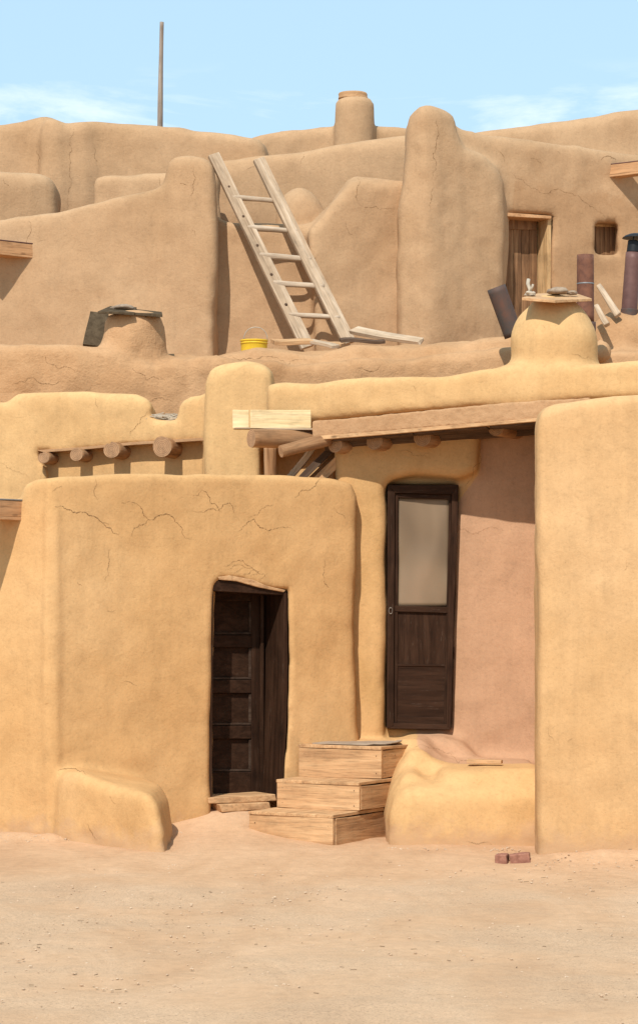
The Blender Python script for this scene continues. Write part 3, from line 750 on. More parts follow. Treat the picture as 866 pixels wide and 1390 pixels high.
board('strut', pt(393, 650, 19.6), pt(425, 608, 19.6), .03, .05, M['dark_wood'], B)
rod('post', pt(367, 660, 19.8), pt(367, 606, 19.8), .048, .05, M['log'], B, M['log_end'])
# board lying on the bench
bb = board('wood_offcut', pt(634, 1041, 18.35), pt(681, 1042, 18.3), .09, .026, M['plank_x'], warp=.001)
bb.location.z = .503
tag(bb, 'short wooden plank offcut lying on the plastered bench under the pink wall', 'plank')
# ================================================================== right block
V = Vol((1.2, 16.6, -.4), (3.9, 21.5, 3.35), .035)
pC = Plane(724, 17.02, 900, 16.98)
V.wall(pC, [(724, 1300), (725, 1150), (727, 900), (724, 700), (722, 610), (724, 575), (733, 555), (752, 546), (800, 540), (866, 535), (1040, 530), (1040, 1300)], 3.9, .05)
sliver = Plane(0, 16.9)
def cutC(s):   # its side wall runs away along this line
    x0, y0 = s_x, 17.02
    d = ((s.X-x0)-(s.Y-y0)*.105)   # >0 keep
    s.D = smax(s.D, -d-0.0, .10)
s_x = pt(724, 0, 17.02).x
cw = V.mesh('adobe_wall', M['gold_smooth'], None, blur=1, lump=.016, lumpf=1.3, crack=lambda V: np.full(len(V), .25), seed=13, cutters=(cutC,))
tag(cw, 'tall pale golden mud-plastered wing wall with rounded top corner right of the pink porch', 'adobe wall')
# two bricks by its foot
BR = 'red bricks half buried beside the right wing wall'
for i, (a, b, L) in enumerate((((673, 1162), (689, 1162), .09), ((692, 1162), (719, 1160), .15))):
    p = pt(a[0], a[1], 16.88); q2 = pt(b[0], b[1], 16.86)
    p.z -= .022; q2.z -= .022
    o = board('brick', p, q2, .10, .070, M['brick'], bev=.006, warp=.001, nx=4)
    roughen(o, .006, .016)
    tag(o, ['short broken red brick end, left of the longer brick', 'longer dusty red brick touching the foot of the right wing wall'][i], 'brick', BR)
# ================================================================== D viga house
Dh = thing('beam_end_house', 'bright golden house wall with four round log ends below a stepped parapet, middle left', 'adobe house', pt(150, 660, 20.9))
pV = Plane(0, 21.0, 280, 20.45)
V = Vol((-3.6, 19.9, 1.2), (.15, 22.3, 4.0), .03)
V.wall(pV, [(-150, 530), (10, 545), (25, 532), (60, 531), (150, 534), (185, 534), (200, 541), (207, 552), (203, 566), (215, 570), (240, 571), (246, 545), (258, 536), (290, 533), (290, 800), (-150, 800)], .9, .055)
pV2 = Plane(0, 21.0-.07, 280, 20.45-.07)
pP = Plane(278, 20.15, 372, 20.1)
V.wall(pP, [(278, 800), (279, 600), (279, 520), (286, 500), (300, 492), (335, 488), (358, 492), (369, 502), (372, 530), (371, 800)], .8, .09, k=.03)
V.wall(Plane(0, 20.45), [(350, 530), (425, 520), (470, 520), (470, 800), (350, 800)], .8, .05, k=.03)
def cutD(s):   # recess of the lower wall under the earth roof edge
    s.cut(pV, [(50, 612), (110, 609), (180, 602), (277, 596), (277, 800), (70, 800), (62, 640)], .11, .02)
    s.cut(pP, [(352, 604), (385, 600), (425, 600), (470, 600), (470, 700), (352, 700)], .55, .03)
def tintD(V): return np.zeros(len(V))
V.mesh('wall', M['viga_wall'], Dh, blur=1, lump=.020, crack=lambda V: np.full(len(V), .4), seed=17, cutters=(cutD,))
axv = Vector((-.30, -.95, 0)).normalized()
for i, (px, py, r) in enumerate(((68, 623, 9.5), (113, 619, 10.5), (160, 613, 13.5), (228, 609, 15.5))):
    w = pV.at(px+r*.5, py, .10)
    rod('roof_beam', w+axv*(.20+.02*i), w-axv*.3, r*.0052, r*.0052, M['log'], Dh, M['log_end'], wob=.07, crackd=.25 if i in (0, 2) else 0)
pslab('roof_edge', Plane(0, 20.98, 280, 20.43), [(50, 611), (60, 614), (110, 610.5), (180, 604), (277, 598), (277, 594), (180, 600), (110, 607)], -.006, .09, M['earth'], Dh, .002)
# debris of roof brush in the parapet gap
bm = bmesh.new()
for _ in range(46):
    p = pt(random.uniform(203, 246), random.uniform(562, 571), random.uniform(20.62, 20.95)); L = random.uniform(.05, .22)
    m = Matrix.Translation(p) @ Matrix.Rotation(random.gauss(.1, .35), 4, 'Z') @ Matrix.Rotation(random.gauss(0, .15), 4, 'Y') @ Matrix.Diagonal((L, .008, .007, 1))
    bmesh.ops.create_cube(bm, size=1, matrix=m)
me = bpy.data.meshes.new('roof_brush'); bm.to_mesh(me); bm.free(); me.materials.append(M['bone'])
tag(link(bpy.data.objects.new('roof_brush', me)), 'dry twigs and brush poking out of the gap in the golden parapet', 'brushwood', kind='stuff')
# ================================================================== E middle terrace
E = thing('terrace_house', 'rough straw-mud terrace house with squat round chimney, behind the log-end wall', 'adobe house', pt(430, 560, 22))
V = Vol((-3.9, 21.3, 1.5), (3.9, 25.3, 5.1), .04)
V.wall(Plane(0, 22.0), [(-150, 470), (0, 469), (60, 469), (150, 470), (178, 482), (215, 490), (235, 480), (300, 481), (330, 490), (433, 489), (500, 487), (600, 484), (700, 472), (1020, 470), (1020, 900), (-150, 900)], .8, .07)
V.wall(Plane(0, 22.45), [(-150, 480), (200, 486), (235, 478), (300, 479), (330, 474), (380, 471), (433, 477), (470, 468), (500, 468), (560, 470), (640, 462), (700, 455), (760, 452), (1020, 450), (1020, 900), (-150, 900)], .5, .10)
V.wall(Plane(0, 22.75), [(-150, 492), (220, 492), (300, 480), (420, 474), (600, 466), (1020, 462), (1020, 900), (-150, 900)], 2.5, .05)
c = pt(180, 470, 22.35)
V.cone((c.x, c.y), pt(0, 530, 22.35).z, pt(0, 423, 22.35).z, .315, .262, k=.05, rr=.10)
V.blob((pt(845, 0, 22.6).x, 22.6, pt(0, 470, 22.6).z), (.34, .35, .34), k=.08)
V.blob((pt(905, 0, 22.6).x, 22.6, pt(0, 462, 22.6).z), (.40, .35, .32), k=.08)
V.blob((pt(815, 0, 22.0).x, 21.95, pt(0, 480, 22).z), (.13, .14, .15), k=.03)
V.mesh('wall', M['rough'], E, blur=1, lump=.035, lumpf=2.4, crack=lambda V: (V[:, 0] < -1).astype(float)*.8+.2, seed=21)
# chimney lid slab with mud lump, leaning slab
lid = thing('chimney_lid', 'thin dark stone slabs capped with a mud lump, covering the squat round chimney', 'slab', pt(180, 423, 22.35))
sheet_slab('slab', [pt(133, 422, 22.1), pt(160, 423, 22.0), pt(183, 425, 22.05), pt(186, 417, 22.6), pt(150, 415, 22.6)], .022, M['slate'], lid, wav=.004)
sheet_slab('slab', [pt(160, 423, 22.1), pt(221, 427, 22.1), pt(220, 423, 22.6), pt(168, 418, 22.65)], .024, M['slate'], lid, wav=.003)
lump('mud_lump', pt(166, 418, 22.3), (.10, .08, .030), M['stone'], lid, seed=3)
sl = board('leaning_slab', pt(126, 470, 22.75), pt(135, 425, 22.95), .17, .035, M['slate'], up=Vector((0, 1, 0)), bev=.004)
tag(sl, 'dark flat stone slab leaning behind the squat round chimney', 'slab')
# ================================================================== F upper left house
Fh = thing('upper_left_house', 'brown upper house wall ending in a tall rounded pillar left of the ladder', 'adobe house', pt(150, 480, 24))
V = Vol((-4.2, 23.4, 3.2), (-.75, 25.6, 6.2), .04)
V.wall(Plane(0, 24.3), [(-150, 300), (0, 296), (80, 283), (160, 266), (226, 250), (285, 250), (292, 540), (-150, 540)], 1.0, .06)
V.wall(Plane(222, 24.28, 293, 24.18), [(222, 262), (223, 240), (226, 222), (234, 210), (255, 207), (280, 211), (289, 222), (292, 250), (293, 540), (215, 540), (215, 350)], .75, .10, k=.10)
V.mesh('wall', M['brown'], Fh, blur=1, lump=.028, lumpf=1.3, crack=lambda V: np.full(len(V), .5), seed=25)
spout(Fh, pt(32, 339, 24.28)+Vector((-.06, 0, 0)), (-.75, -.66, 0), .42, .18, .11, M['scupper'], M['maroon'])
# ================================================================== G ladder wall
Gh = thing('ladder_wall_house', 'brown recessed upper wall against which the wooden ladder leans', 'adobe house', pt(430, 465, 24.9))
V = Vol((-1.2, 24.2, 3.4), (1.0, 26.2, 6.0), .04)
V.wall(Plane(0, 24.62), [(270, 285), (292, 287), (303, 298), (330, 303), (350, 304), (385, 304), (400, 306), (425, 303), (445, 285), (462, 262), (474, 245), (486, 239), (505, 240), (560, 246), (560, 540), (270, 540)], .8, .06)
V.wall(Plane(486, 24.46, 560, 24.66), [(418, 312), (440, 292), (460, 266), (474, 248), (486, 242), (505, 243), (560, 248), (560, 490), (430, 490)], .4, .08, k=.1)
V.blob((pt(408, 0, 25.4).x, 25.4, pt(0, 300, 25.4).z), (.25, .24, .34), k=.05)
V.mesh('wall', M['brown'], Gh, blur=1, lump=.028, lumpf=1.4, crack=lambda V: np.full(len(V), .5), seed=29)
# ================================================================== H upper right house
Hh = thing('upper_right_house', 'brown upper house with chimney-like tower, old plank door and small window, upper right', 'adobe house', pt(700, 470, 25))
pH = Plane(686, 24.98, 866, 25.68)
V = Vol((.55, 23.7, 3.3), (4.1, 27.2, 6.9), .042)
V.wall(pH, [(600, 172), (650, 178), (690, 184), (760, 193), (866, 208), (1020, 222), (1020, 500), (600, 500)], 1.2, .10)
V.wall(Plane(588, 24.26, 686, 24.72), [(570, 500), (575, 200), (600, 186), (624, 190), (632, 199), (655, 208), (675, 226), (683, 245), (685, 300), (685, 500)], 1.2, .08, k=.06)
V.wall(Plane(541, 24.26, 590, 24.24), [(541, 500), (541, 300), (545, 250), (550, 210), (552, 175), (557, 152), (568, 144), (588, 142), (596, 150), (600, 250), (600, 500)], .9, .10, k=.05)
V.wall(Plane(586, 24.24, 622, 24.42), [(570, 144), (590, 142), (606, 147), (617, 156), (620, 178), (626, 200), (626, 300), (615, 500), (570, 500)], .7, .09, k=.08)
def cutH(s):
    s.cut(pH, [(689, 288), (750, 291), (749, 320), (747, 500), (688, 500)], .26, .05)
    s.cut(pH, [(806, 300), (839, 302), (838, 345), (806, 344)], .24, .03)
V.mesh('wall', M['brown'], Hh, blur=1, lump=.030, lumpf=1.5, tint=lambda V: (lambda x, y: smoothstep(x, 690, 700)*np.clip(.5+(y-246-.15*(x-690))/90, 0, 1))(*pxy(V)), crack=lambda V: (pxy(V)[1] < 262)*.8, seed=33, cutters=(cutH,))
# old plank door
od = bpy.data.objects.new('door', None); od.location = pH.at(712, 470, .22); od.empty_display_size = .2; link(od); adopt(od, Hh)
for i in range(5):
    x0 = 676+i*10.6
    pslab('plank', pH, [(x0, 296), (x0+10.1, 296.5), (x0+10.1, 500), (x0, 500)], .20+.006*(i % 2), .03, M['old_door'], od, .003)
pslab('top_rail', pH, [(676, 296), (728, 297), (728, 312), (676, 311)], .185, .014, M['old_door'], od, .003)
pslab('lintel', pH, [(688, 288.5), (748, 293), (748, 297), (688, 293.5)], -.02, .26, M['scupper'], Hh, .003)
pslab('jamb', pH, [(743, 297), (748, 297.5), (746, 500), (741, 500)], .02, .21, M['old_jamb'], Hh, .003)
wn = bpy.data.objects.new('window', None); wn.location = pH.at(820, 343, .2); wn.empty_display_size = .1; link(wn); adopt(wn, Hh)
for i in range(5): pslab('shutter_board', pH, [(801+i*6.6, 300), (807+i*6.6, 300), (807+i*6.6, 346), (801+i*6.6, 346)], .20, .02, M['old_door'], wn, .002)
pslab('frame', pH, [(800, 304), (838, 305), (838, 308), (800, 307)], .18, .03, M['old_jamb'], wn, .002)
spout(Hh, pt(838, 231, 25.56), (.80, -.60, 0), .46, .14, .10, M['scupper'], M['maroon'])
# ================================================================== background houses
Ih = thing('top_left_house', 'topmost brown mud house on the left, with stepped parapets beneath the bare pole', 'adobe house', pt(150, 300, 26.5))
V = Vol((-4.6, 25.0, 4.4), (1.1, 28.6, 7.4), .055)
V.wall(Plane(0, 25.45, 80, 25.7), [(-150, 235), (0, 232), (55, 233), (70, 238), (79, 252), (82, 400), (-150, 400)], .6, .10)
V.wall(Plane(0, 26.8), [(-150, 175), (0, 167), (35, 158), (60, 153), (78, 157), (82, 180), (82, 400), (-150, 400)], .9, .09)
V.wall(Plane(60, 26.62, 82, 26.6), [(56, 160), (62, 154), (76, 156), (82, 170), (84, 400), (56, 400)], .5, .06, k=.05)
V.wall(Plane(0, 26.66), [(60, 175), (84, 166), (105, 164), (128, 163), (130, 240), (132, 400), (60, 400)], .8, .10, k=.12)
V.wall(Plane(0, 26.75), [(100, 164), (125, 162), (180, 166), (240, 172), (290, 178), (330, 183), (360, 186), (400, 400), (100, 400)], .9, .09)
V.wall(Plane(0, 25.7), [(124, 245), (132, 234), (170, 234), (240, 231), (300, 228), (300, 400), (120, 400)], .5, .08, k=.04)
V.mesh('wall', M['brown'], Ih, blur=1, lump=.035, lumpf=1.2, crack=lambda V: np.full(len(V), .4), seed=37)
Kh = thing('middle_back_house', 'long brown mud wall rising behind the ladder towards the tower', 'adobe house', pt(430, 300, 27))
V = Vol((-1.4, 26.0, 4.6), (1.6, 28.0, 7.2), .055)
V.wall(Plane(0, 26.4), [(270, 225), (300, 216), (350, 206), (433, 196), (500, 187), (560, 180), (620, 178), (620, 420), (270, 420)], .9, .11)
V.mesh('wall', M['brown'], Kh, blur=2, lump=.03, lumpf=1.2, crack=lambda V: np.full(len(V), .5), seed=41)
Lh = thing('far_chimney_house', 'far brown mud house whose round capped chimney stands against the sky', 'adobe house', pt(420, 220, 30))
V = Vol((-1.3, 29.3, 5.6), (1.1, 31.0, 8.0), .05)
V.wall(Plane(0, 29.9), [(330, 190), (346, 182), (375, 175), (410, 172), (452, 170), (560, 172), (560, 320), (330, 320)], .9, .10)
c = pt(481, 0, 29.8)
V.cone((c.x, 29.8), 6.9, pt(0, 134, 29.8).z, .235, .225, k=.04, rr=.05)
V.mesh('wall', M['brown'], Lh, blur=1, lump=.022, lumpf=1.8, crack=lambda V: np.full(len(V), .4), seed=45)
cc = rod('chimney_cap', pt(479, 135.5, 29.8), pt(479, 126, 29.8), .175, .16, M['rough'], Lh, wob=.08, nx=4, seg=24)
bevel(cc, .02)
Jh = thing('far_right_house', 'far brown mud house with long sloping top behind the upper right house', 'adobe house', pt(760, 250, 31))
V = Vol((1.4, 30.0, 5.4), (5.6, 32.2, 8.4), .06)
V.wall(Plane(0, 31.0), [(600, 186), (650, 174), (700, 168), (760, 160), (820, 151), (866, 144), (1020, 130), (1020, 330), (600, 330)], 1.0, .13)
V.mesh('wall', M['brown'], Jh, blur=2, lump=.03, lumpf=1.1, crack=lambda V: np.full(len(V), .2), seed=49)
pole = rod('wooden_pole', pt(217.5, 200, 27.3), pt(220, 30, 27.3), .031, .022, M['grey_pole'], wob=.16, nx=30, bend=.01)
tag(pole, 'thin bare grey wooden pole standing against the sky, upper left', 'pole')
# ================================================================== cracks: jagged dark fissures following each wall's surface, part of the wall mesh
from mathutils.bvhtree import BVHTree
k_ = NT('crack_shadow_dirt'); k_.bs.inputs['Base Color'].default_value = (.20, .11, .05, 1); k_.bs.inputs['Roughness'].default_value = 1; k_.bs.inputs['Specular IOR Level'].default_value = 0
M['crack'] = k_.m
def jag(P, rnd, it=5, amp=.20):
    P = [Vector(p) for p in P]
    for _ in range(it):
        Q = [P[0]]
        for a, b in zip(P, P[1:]):
            d = b-a; Q += [(a+b)/2+Vector((-d.y, d.x))*rnd.uniform(-amp, amp), b]
        P = Q
    return P
def cracks(wall, lines, seed=0, dark=1.0):
    rnd = random.Random(seed); me = wall.data; off = world_of(wall)
    bv = BVHTree.FromPolygons([off @ v.co for v in me.vertices], [tuple(p.vertices) for p in me.polygons])
    eye = Vector((0, 0, H)); inv = off.inverted()
    bm = bmesh.new(); bm.from_mesh(me); me.materials.append(M['crack']); mi = len(me.materials)-1
    for L in lines:
        wd, pts = L[0], L[1:]
        P = jag(pts, rnd); n = len(P); prev = None
        for i, p in enumerate(P):
            d = (P[min(i+1, n-1)]-P[max(i-1, 0)]).normalized(); u = i/(n-1)
            hw = wd*(.50 if wall.parent == A else .38)*(.12+.88*math.sin(math.pi*min(1, u*1.0+.02))**.6)*rnd.choice((.3, .5, .8, 1.0, 1.7))*rnd.uniform(.7, 1.15)/2
            q = []
            for sg in (-1, 1):
                pp = p+Vector((-d.y, d.x))*hw*sg
                dr = (pt(pp.x, pp.y, 20)-eye).normalized(); hit = bv.ray_cast(eye, dr)
                if hit[0] is None: q = None; break
                q.append(bm.verts.new(inv @ (hit[0]-dr*.0025)))
            if q and prev and (q[0].co-prev[0].co).length < .15:
                f = bm.faces.new((prev[0], prev[1], q[1], q[0])); f.material_index = mi
            prev = q
    bm.to_mesh(me); bm.free()
def find(parent, name): return [o for o in bpy.data.objects if o.parent == parent and o.name.split('.')[0] == name][0]
cracks(find(A, 'wall'), [
 (1.6, (75, 688), (95, 692), (115, 695), (125, 700), (140, 710), (151, 712)), (1.2, (140, 710), (150, 716), (162, 727)),
 (1.2, (165, 683), (185, 683), (194, 692), (202, 705), (215, 700), (235, 702), (243, 712), (248, 725), (268, 735)), (1.0, (202, 705), (190, 712), (178, 728)),
 (1.2, (262, 674), (275, 665), (285, 680), (297, 692), (312, 682), (321, 698)), (.9, (262, 694), (290, 690), (302, 694)),
 (1.0, (322, 722), (345, 704), (372, 718), (402, 722)), (.8, (340, 702), (356, 690), (372, 686)), (1.1, (400, 676), (425, 662), (438, 650)),
 (.8, (150, 745), (148, 768), (143, 790)), (.8, (146, 830), (158, 828)), (.7, (168, 925), (188, 930)), (.7, (105, 788), (112, 795)), (.8, (130, 650), (128, 668), (133, 680)),
 (.9, (302, 768), (318, 762), (340, 768), (362, 784)), (.7, (308, 772), (330, 768), (352, 778)), (.7, (330, 780), (346, 772)), (.7, (340, 783), (356, 774)), (.6, (350, 786), (364, 778)), (.6, (318, 779), (332, 770)),
 (1.0, (119, 1118), (124, 1128), (130, 1140)), (.8, (150, 1080), (158, 1092)), (1.3, (78, 1047), (92, 1043), (106, 1046), (118, 1052)),
 (.8, (440, 760), (448, 800)), (.7, (455, 690), (470, 705)), (.8, (85, 660), (72, 668))], 1)
cracks(find(B, 'wall'), [(.8, (616, 712), (630, 718), (650, 722), (684, 720)), (1.1, (656, 605), (650, 630), (640, 650), (630, 664)), (.8, (540, 612), (560, 618), (585, 616)),
 (1.1, (632, 1142), (650, 1146), (668, 1147)), (.9, (556, 1016), (610, 1022), (622, 1036), (640, 1034), (660, 1036))], 2)
cracks(find(B, 'parapet'), [(.7, (560, 522), (564, 532)), (.8, (775, 480), (790, 486), (806, 488)), (.6, (735, 440), (740, 446))], 3)
cracks(cw, [(.7, (770, 1008), (778, 1002)), (.6, (745, 985), (752, 1010)), (.6, (850, 760), (846, 775))], 4)
cracks(find(Dh, 'wall'), [(1.0, (205, 556), (190, 575), (176, 593)), (.8, (360, 560), (366, 540), (372, 520)), (.8, (0, 628), (22, 640), (40, 648)), (.7, (130, 540), (134, 556))], 5)
cracks(find(E, 'wall'), [(1.3, (20, 520), (45, 512), (70, 522), (88, 516)), (1.2, (60, 482), (80, 500), (110, 505)), (1.1, (200, 548), (215, 540), (236, 545)), (1.0, (180, 500), (200, 516), (226, 520)), (1.2, (300, 486), (360, 484), (420, 488)), (1.0, (100, 535), (125, 528)), (1.0, (480, 500), (520, 494))], 6)
cracks(find(Fh, 'wall'), [(1.2, (262, 225), (262, 250), (258, 268)), (1.2, (244, 250), (254, 252)), (1.2, (36, 330), (42, 316), (40, 300)), (.8, (260, 310), (266, 320))], 7)
cracks(find(Gh, 'wall'), [(1.2, (486, 240), (484, 260), (486, 275)), (.8, (486, 276), (510, 280), (540, 282)), (.9, (545, 285), (552, 280)), (.8, (470, 300), (480, 320))], 8)
cracks(find(Hh, 'wall'), [(1.2, (594, 160), (592, 190), (588, 215), (585, 245)), (1.0, (588, 255), (584, 285)), (.9, (697, 236), (720, 256), (745, 262), (775, 262), (800, 280), (828, 296)), (.9, (676, 205), (684, 220)), (.9, (720, 215), (735, 225)), (1.6, (815, 217), (828, 212), (836, 218)), (.6, (756, 205), (760, 209))], 9)
cracks(find(Ih, 'wall'), [(.8, (100, 172), (97, 200), (95, 240), (93, 290)), (1.2, (50, 205), (54, 225)), (.9, (128, 200), (134, 222)), (.8, (5, 240), (14, 255)), (.9, (216, 240), (218, 252))], 10)
cracks(find(Kh, 'wall'), [(.9, (415, 205), (408, 222)), (.8, (335, 230), (360, 226))], 11)
# ================================================================== ladder
LD = thing('ladder', 'weathered wooden ladder with five visible rungs leaning on the upper brown wall', 'ladder', pt(430, 465, 24.25))
lf, lt = pt(417, 472, 24.08), pt(290, 210, 24.52)
rf, rt = pt(474, 466, 24.12), pt(351, 216, 24.58)
face = Vector((.25, -1, .35)).normalized()
def rail(a, b): return board('rail', a, b, .135, .05, M['grey_x'], LD, up=face, warp=.004, bev=.006, nx=12, taper=.86)
r1_ = rail(lf, lt); r2_ = rail(rf, rt)
for fa in (.215, .37, .52, .67, .825):
    nail(lf.lerp(lt, fa)+face*.022+Vector((-.012, 0, 0)), .016, LD, 'peg_end')
def on(a, b, py):   # point of the rail at the height seen at row py
    lo, hi = 0., 1.
    for _ in range(30):
        m = (lo+hi)/2; p = a.lerp(b, m); r = HY-(p.z-H)*F/p.y
        if r > py: lo = m
        else: hi = m
    return a.lerp(b, lo)
for yl, yr in ((268, 273), (309, 314), (347, 352), (385, 389), (428, 431)):
    a, b = on(lf, lt, yl), on(rf, rt, yr); d = (b-a).normalized()
    rod('rung', a-d*.03, b+d*.03, .028, .025, M['rung'], LD, wob=.15, nx=12, bend=.006)
# ================================================================== things on the terrace
zT = 0
BK = thing('bucket', 'yellow plastic bucket with thin wire handle on the terrace edge left of the ladder', 'bucket', pt(345, 476, 23.3))
cb = pt(345, 478, 23.3); rb = 18.5*23.3/F
vs, fs = [], []; prof = [(-.09, .92), (.0, .95), (.075, .97), (.076, 1.02), (.083, 1.02), (.084, .975), (.098, .98), (.099, 1.03), (.112, 1.03), (.112, .95), (-.05, .90)]
n = 32
for z, r in prof:
    for j in range(n): a = 6.28318*j/n; vs.append((cb.x+rb*r*math.cos(a), cb.y+rb*r*math.sin(a), cb.z+z))
for i in range(len(prof)-1):
    for j in range(n): k = (j+1) % n; fs.append((i*n+j, i*n+k, (i+1)*n+k, (i+1)*n+j))
fs.append(tuple(range(n))[::-1])
bevel(mesh_obj('pail', vs, fs, M['yellow'], BK, smooth=True), .001)
cu = bmesh.new(); prev = None; pts_ = []
for i in range(17):
    t = math.pi*i/16; pts_.append(Vector((cb.x+.11*math.cos(t)*-1+.015, cb.y-.02, cb.z+.10+.13*math.sin(t)**.8)))
def tube(name, pts, r, mat, parent=None, seg=8):
    vs, fs = [], []
    for i, p in enumerate(pts):
        d = (pts[min(i+1, len(pts)-1)]-pts[max(i-1, 0)]).normalized(); s_ = Vector((0, 1, 0)) if abs(d.y) < .9 else Vector((1, 0, 0))
        u = d.cross(s_).normalized(); v = d.cross(u)
        for j in range(seg): a = 6.2832*j/seg; vs.append(p+u*r*math.cos(a)+v*r*math.sin(a))
    for i in range(len(pts)-1):
        for j in range(seg): k = (j+1) % seg; fs.append((i*seg+j, i*seg+k, (i+1)*seg+k, (i+1)*seg+j))
    fs += [tuple(range(seg))[::-1], tuple(range((len(pts)-1)*seg, len(pts)*seg))]
    return mesh_obj(name, vs, fs, mat, parent, smooth=True)
tube('handle', pts_, .0035, M['wire'], BK)
cu.free()
PLK = 'planks lying at the foot of the ladder'
def plank(label, a, b, w, t, mat, upv=Vector((0, -.25, 1)), **kw):
    o = board('plank', a, b, w, t, mat, up=upv.normalized(), **kw); tag(o, label, 'plank', PLK); return o
plank('flat pale sawn plank just right of the yellow bucket', pt(370, 464, 23.5), pt(423, 464, 23.6), .16, .04, M['plank_x'])
plank('short plank slanting down under the left foot of the ladder', pt(420, 462, 23.6), pt(456, 471, 23.3), .10, .028, M['grey_x'], upv=Vector((.2, -.5, 1)))
plank('thin plank half buried between the two feet of the ladder', pt(436, 466, 23.7), pt(466, 468, 23.6), .10, .03, M['plank_x'])
plank('dark brown bark slab lying right of the right foot of the ladder', pt(462, 463, 23.35), pt(522, 462, 23.4), .13, .03, M['dark_wood'], taper=.6, warp=.012)
plank('pale split plank slanting down to the right, on top of the dark bark slab', pt(480, 448, 23.75), pt(570, 464, 23.5), .12, .035, M['grey_x'], upv=Vector((.1, -.75, 1)), taper=.8, ragged=.03)
# ================================================================== things round the dome chimney
dcl = sheet_slab('chimney_lid', [pt(708, 404, 18.75), pt(753, 407, 18.62), pt(803, 405, 18.95), pt(775, 396, 19.4), pt(728, 398, 19.35)], .022, M['plank_x'], wav=.003)
tag(dcl, 'square weathered board lying as a lid on the golden dome chimney', 'board')
zl = pt(0, 402, 19.05).z
lump_o = lump('stone', Vector((pt(755, 0, 18.95).x, 18.95, pt(0, 396, 18.95).z)), (.082, .055, .032), M['stone'], seed=8)
tag(lump_o, 'flat brown stone weighing down the board lid of the golden dome chimney', 'stone', 'stones on the dome chimney lid')
lump_o = lump('stone', Vector((pt(776, 0, 19.0).x, 19.0, pt(0, 398, 19.0).z)), (.045, .04, .018), M['stone'], seed=12)
tag(lump_o, 'small flat stone beside the rusty upright pipe on the dome chimney lid', 'stone', 'stones on the dome chimney lid')
# gnarled wood
n = 24
gw = thing('driftwood', 'small gnarled pale wood stump at the left end of the dome chimney lid', 'driftwood', pt(718, 402, 18.95))
tube('stem', [pt(718, 402, 18.95), pt(719, 393, 18.95), pt(716, 385, 18.96), pt(717, 379, 18.97)], .014, M['bone'], gw)
tube('branch', [pt(718, 396, 18.95), pt(722, 390, 18.93), pt(723, 386, 18.92)], .009, M['bone'], gw)
lump('root', pt(719, 399, 18.95), (.035, .03, .025), M['bone'], gw, seed=5, rough=.5)
PG = 'metal stove pipes by the dome chimney'
tag(rod('stove_pipe', pt(697, 456, 21.6), pt(673, 390, 21.55), .082, .082, M['pipe_dark'], wob=.01, hollow=.93, seg=32), 'dark sooty stove pipe leaning left behind the dome chimney', 'stove pipe', PG)
rp = thing('stove_pipe', 'upright rust-brown open stove pipe just right of the dome chimney', 'stove pipe', pt(795, 470, 21.2), PG)
rod('tube', pt(794, 437, 21.2), pt(794, 346, 21.2), .074, .071, M['rust'], rp, wob=.01, hollow=.93, seg=32)
rod('tube', pt(797, 475, 21.2), pt(797, 437.5, 21.2), .070, .070, M['pipe_dark'], rp, wob=.01, seg=24)
rod('band', pt(794, 386, 21.2), pt(794, 384.5, 21.2), .0745, .0745, M['steel'], rp, wob=.0, hollow=.97, seg=32)
cp = thing('stove_pipe', 'tall purple-brown stove pipe with black rain cap at the right edge', 'stove pipe', pt(853, 432, 22.5), PG)
a, b = pt(853, 430, 22.5), pt(859, 343, 22.5)
rod('tube', a, b, .072, .068, M['pipe_purple'], cp, wob=.01, seg=32)
rod('collar', b, pt(860, 327, 22.5), .062, .055, M['black'], cp, wob=.01, seg=28)
rod('base_ring', pt(853, 432, 22.5), pt(853.6, 420, 22.5), .078, .078, M['pipe_dark'], cp, wob=.01, seg=28)
c0 = pt(862, 321, 22.5); vs, fs = [], []
for i, (r, z) in enumerate(((.001, .028), (.05, .024), (.09, .010), (.115, -.008), (.12, -.016), (.085, -.006), (.001, .006))):
    for j in range(n): an = 6.28318*j/n; vs.append((c0.x+r*math.cos(an), c0.y+r*math.sin(an), c0.z+z))
for i in range(6):
    for j in range(n): k = (j+1) % n; fs.append((i*n+j, i*n+k, (i+1)*n+k, (i+1)*n+j))
mesh_obj('rain_cap', vs, fs, M['black'], cp, smooth=True)
rod('cap_strut', pt(858, 330, 22.45), pt(860, 320, 22.45), .006, .006, M['black'], cp, seg=8)
SP = 'split logs by the rusty pipe'
tag(board('split_log', pt(839, 428, 22.3), pt(811, 387, 22.5), .065, .05, M['grey_x'], up=Vector((0, 1, .2)), ragged=.01, bev=.01, taper=.7), 'long pale split log leaning between the rusty pipe and the capped pipe', 'log', SP)
tag(board('split_log', pt(824, 441, 22.1), pt(808, 415, 22.3), .055, .05, M['grey_x'], up=Vector((0, 1, .2)), ragged=.01, bev=.01, taper=.8), 'shorter pale split log low beside the rusty pipe', 'log', SP)
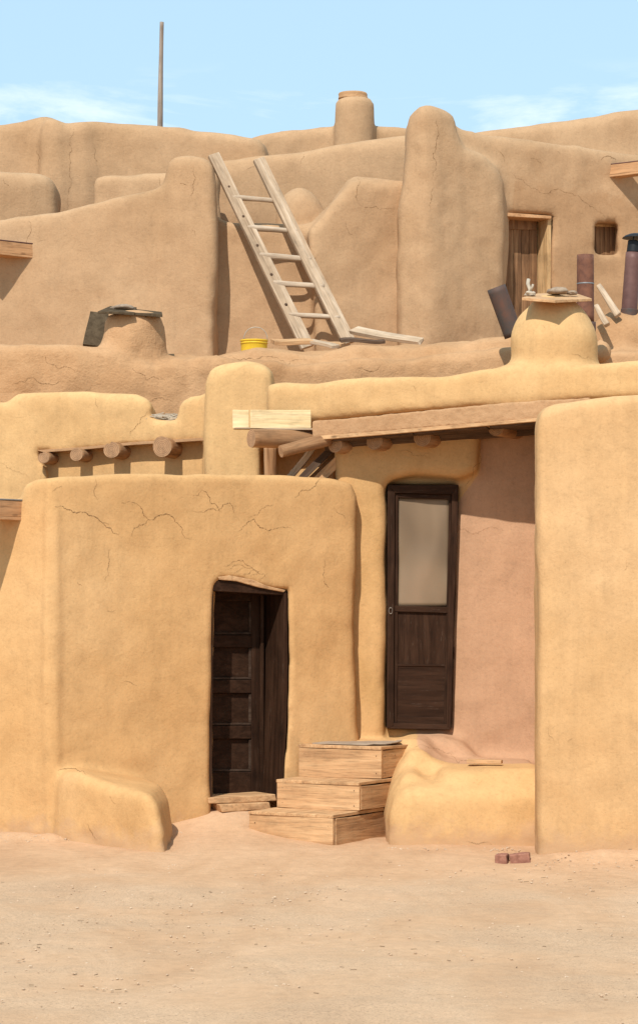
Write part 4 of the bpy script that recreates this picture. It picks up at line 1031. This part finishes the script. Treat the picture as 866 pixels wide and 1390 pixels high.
# ================================================================== sky, sun, camera
EL, AZ = math.radians(47), math.radians(-17)        # sun behind the camera, slightly to its left
sunv = Vector((math.sin(AZ)*math.cos(EL), -math.cos(AZ)*math.cos(EL), math.sin(EL)))   # towards the sun
ld = bpy.data.lights.new('sun', 'SUN'); ld.energy = 4.8; ld.angle = math.radians(.6); ld.color = (1, .955, .88)
so = bpy.data.objects.new('sun', ld); so.rotation_euler = (-sunv).to_track_quat('-Z', 'Y').to_euler(); link(so)
w = bpy.data.worlds.new('World'); bpy.context.scene.world = w; w.use_nodes = True
nt = w.node_tree; bg = nt.nodes['Background']; sk = nt.nodes.new('ShaderNodeTexSky'); sk.sky_type = 'NISHITA'; sk.sun_disc = False
sk.sun_elevation = EL; sk.sun_rotation = math.atan2(sunv.x, sunv.y); sk.altitude = 2100; sk.air_density = 1.0; sk.dust_density = 1.5; sk.ozone_density = 1.2
tc = nt.nodes.new('ShaderNodeTexCoord'); mp_ = nt.nodes.new('ShaderNodeMapping'); mp_.inputs['Scale'].default_value = (6, 6, 26)
mp_.inputs['Location'].default_value = (1.3, .4, 2.2)
no = nt.nodes.new('ShaderNodeTexNoise'); no.inputs['Scale'].default_value = 1.6; no.inputs['Detail'].default_value = 8; no.inputs['Roughness'].default_value = .6; no.inputs['Distortion'].default_value = .6
mr = nt.nodes.new('ShaderNodeMapRange'); mr.inputs[1].default_value = .50; mr.inputs[2].default_value = .72; mr.inputs[3].default_value = 0; mr.inputs[4].default_value = .75
sz = nt.nodes.new('ShaderNodeSeparateXYZ'); el = nt.nodes.new('ShaderNodeMapRange')
el.inputs[1].default_value = .215; el.inputs[2].default_value = .195; el.inputs[3].default_value = 0; el.inputs[4].default_value = 1
mu = nt.nodes.new('ShaderNodeMath'); mu.operation = 'MULTIPLY'
mx = nt.nodes.new('ShaderNodeMix'); mx.data_type = 'RGBA'; mx.inputs[7].default_value = (10.5, 11.3, 11.8, 1)
L = nt.links.new
L(tc.outputs['Generated'], mp_.inputs[0]); L(mp_.outputs[0], no.inputs['Vector']); L(no.outputs['Fac'], mr.inputs[0])
L(tc.outputs['Generated'], sz.inputs[0]); L(sz.outputs[2], el.inputs[0]); L(mr.outputs[0], mu.inputs[0]); L(el.outputs[0], mu.inputs[1])
veil = nt.nodes.new('ShaderNodeMix'); veil.data_type = 'RGBA'; veil.inputs[0].default_value = .6; veil.inputs[7].default_value = (6.9, 10.0, 12.0, 1)   # thin high haze
L(sk.outputs[0], veil.inputs[6]); L(mu.outputs[0], mx.inputs[0]); L(veil.outputs[2], mx.inputs[6]); L(mx.outputs[2], bg.inputs['Color']); bg.inputs['Strength'].default_value = .11
cam = bpy.data.cameras.new('camera'); co = bpy.data.objects.new('camera', cam); link(co)
co.location = (0, 0, H); co.rotation_euler = (math.pi/2, 0, 0)
cam.sensor_fit = 'VERTICAL'; cam.sensor_height = 36; cam.sensor_width = 24; cam.lens = 36*F/1390
cam.shift_y = (HY-695)/1390; cam.shift_x = 0; cam.clip_start = .1; cam.clip_end = 3000
sc = bpy.context.scene; sc.camera = co
sc.view_settings.view_transform = 'Standard'; sc.view_settings.look = 'None'; sc.view_settings.gamma = 1
sc.view_settings.use_curve_mapping = False; sc.view_settings.exposure = 0.0
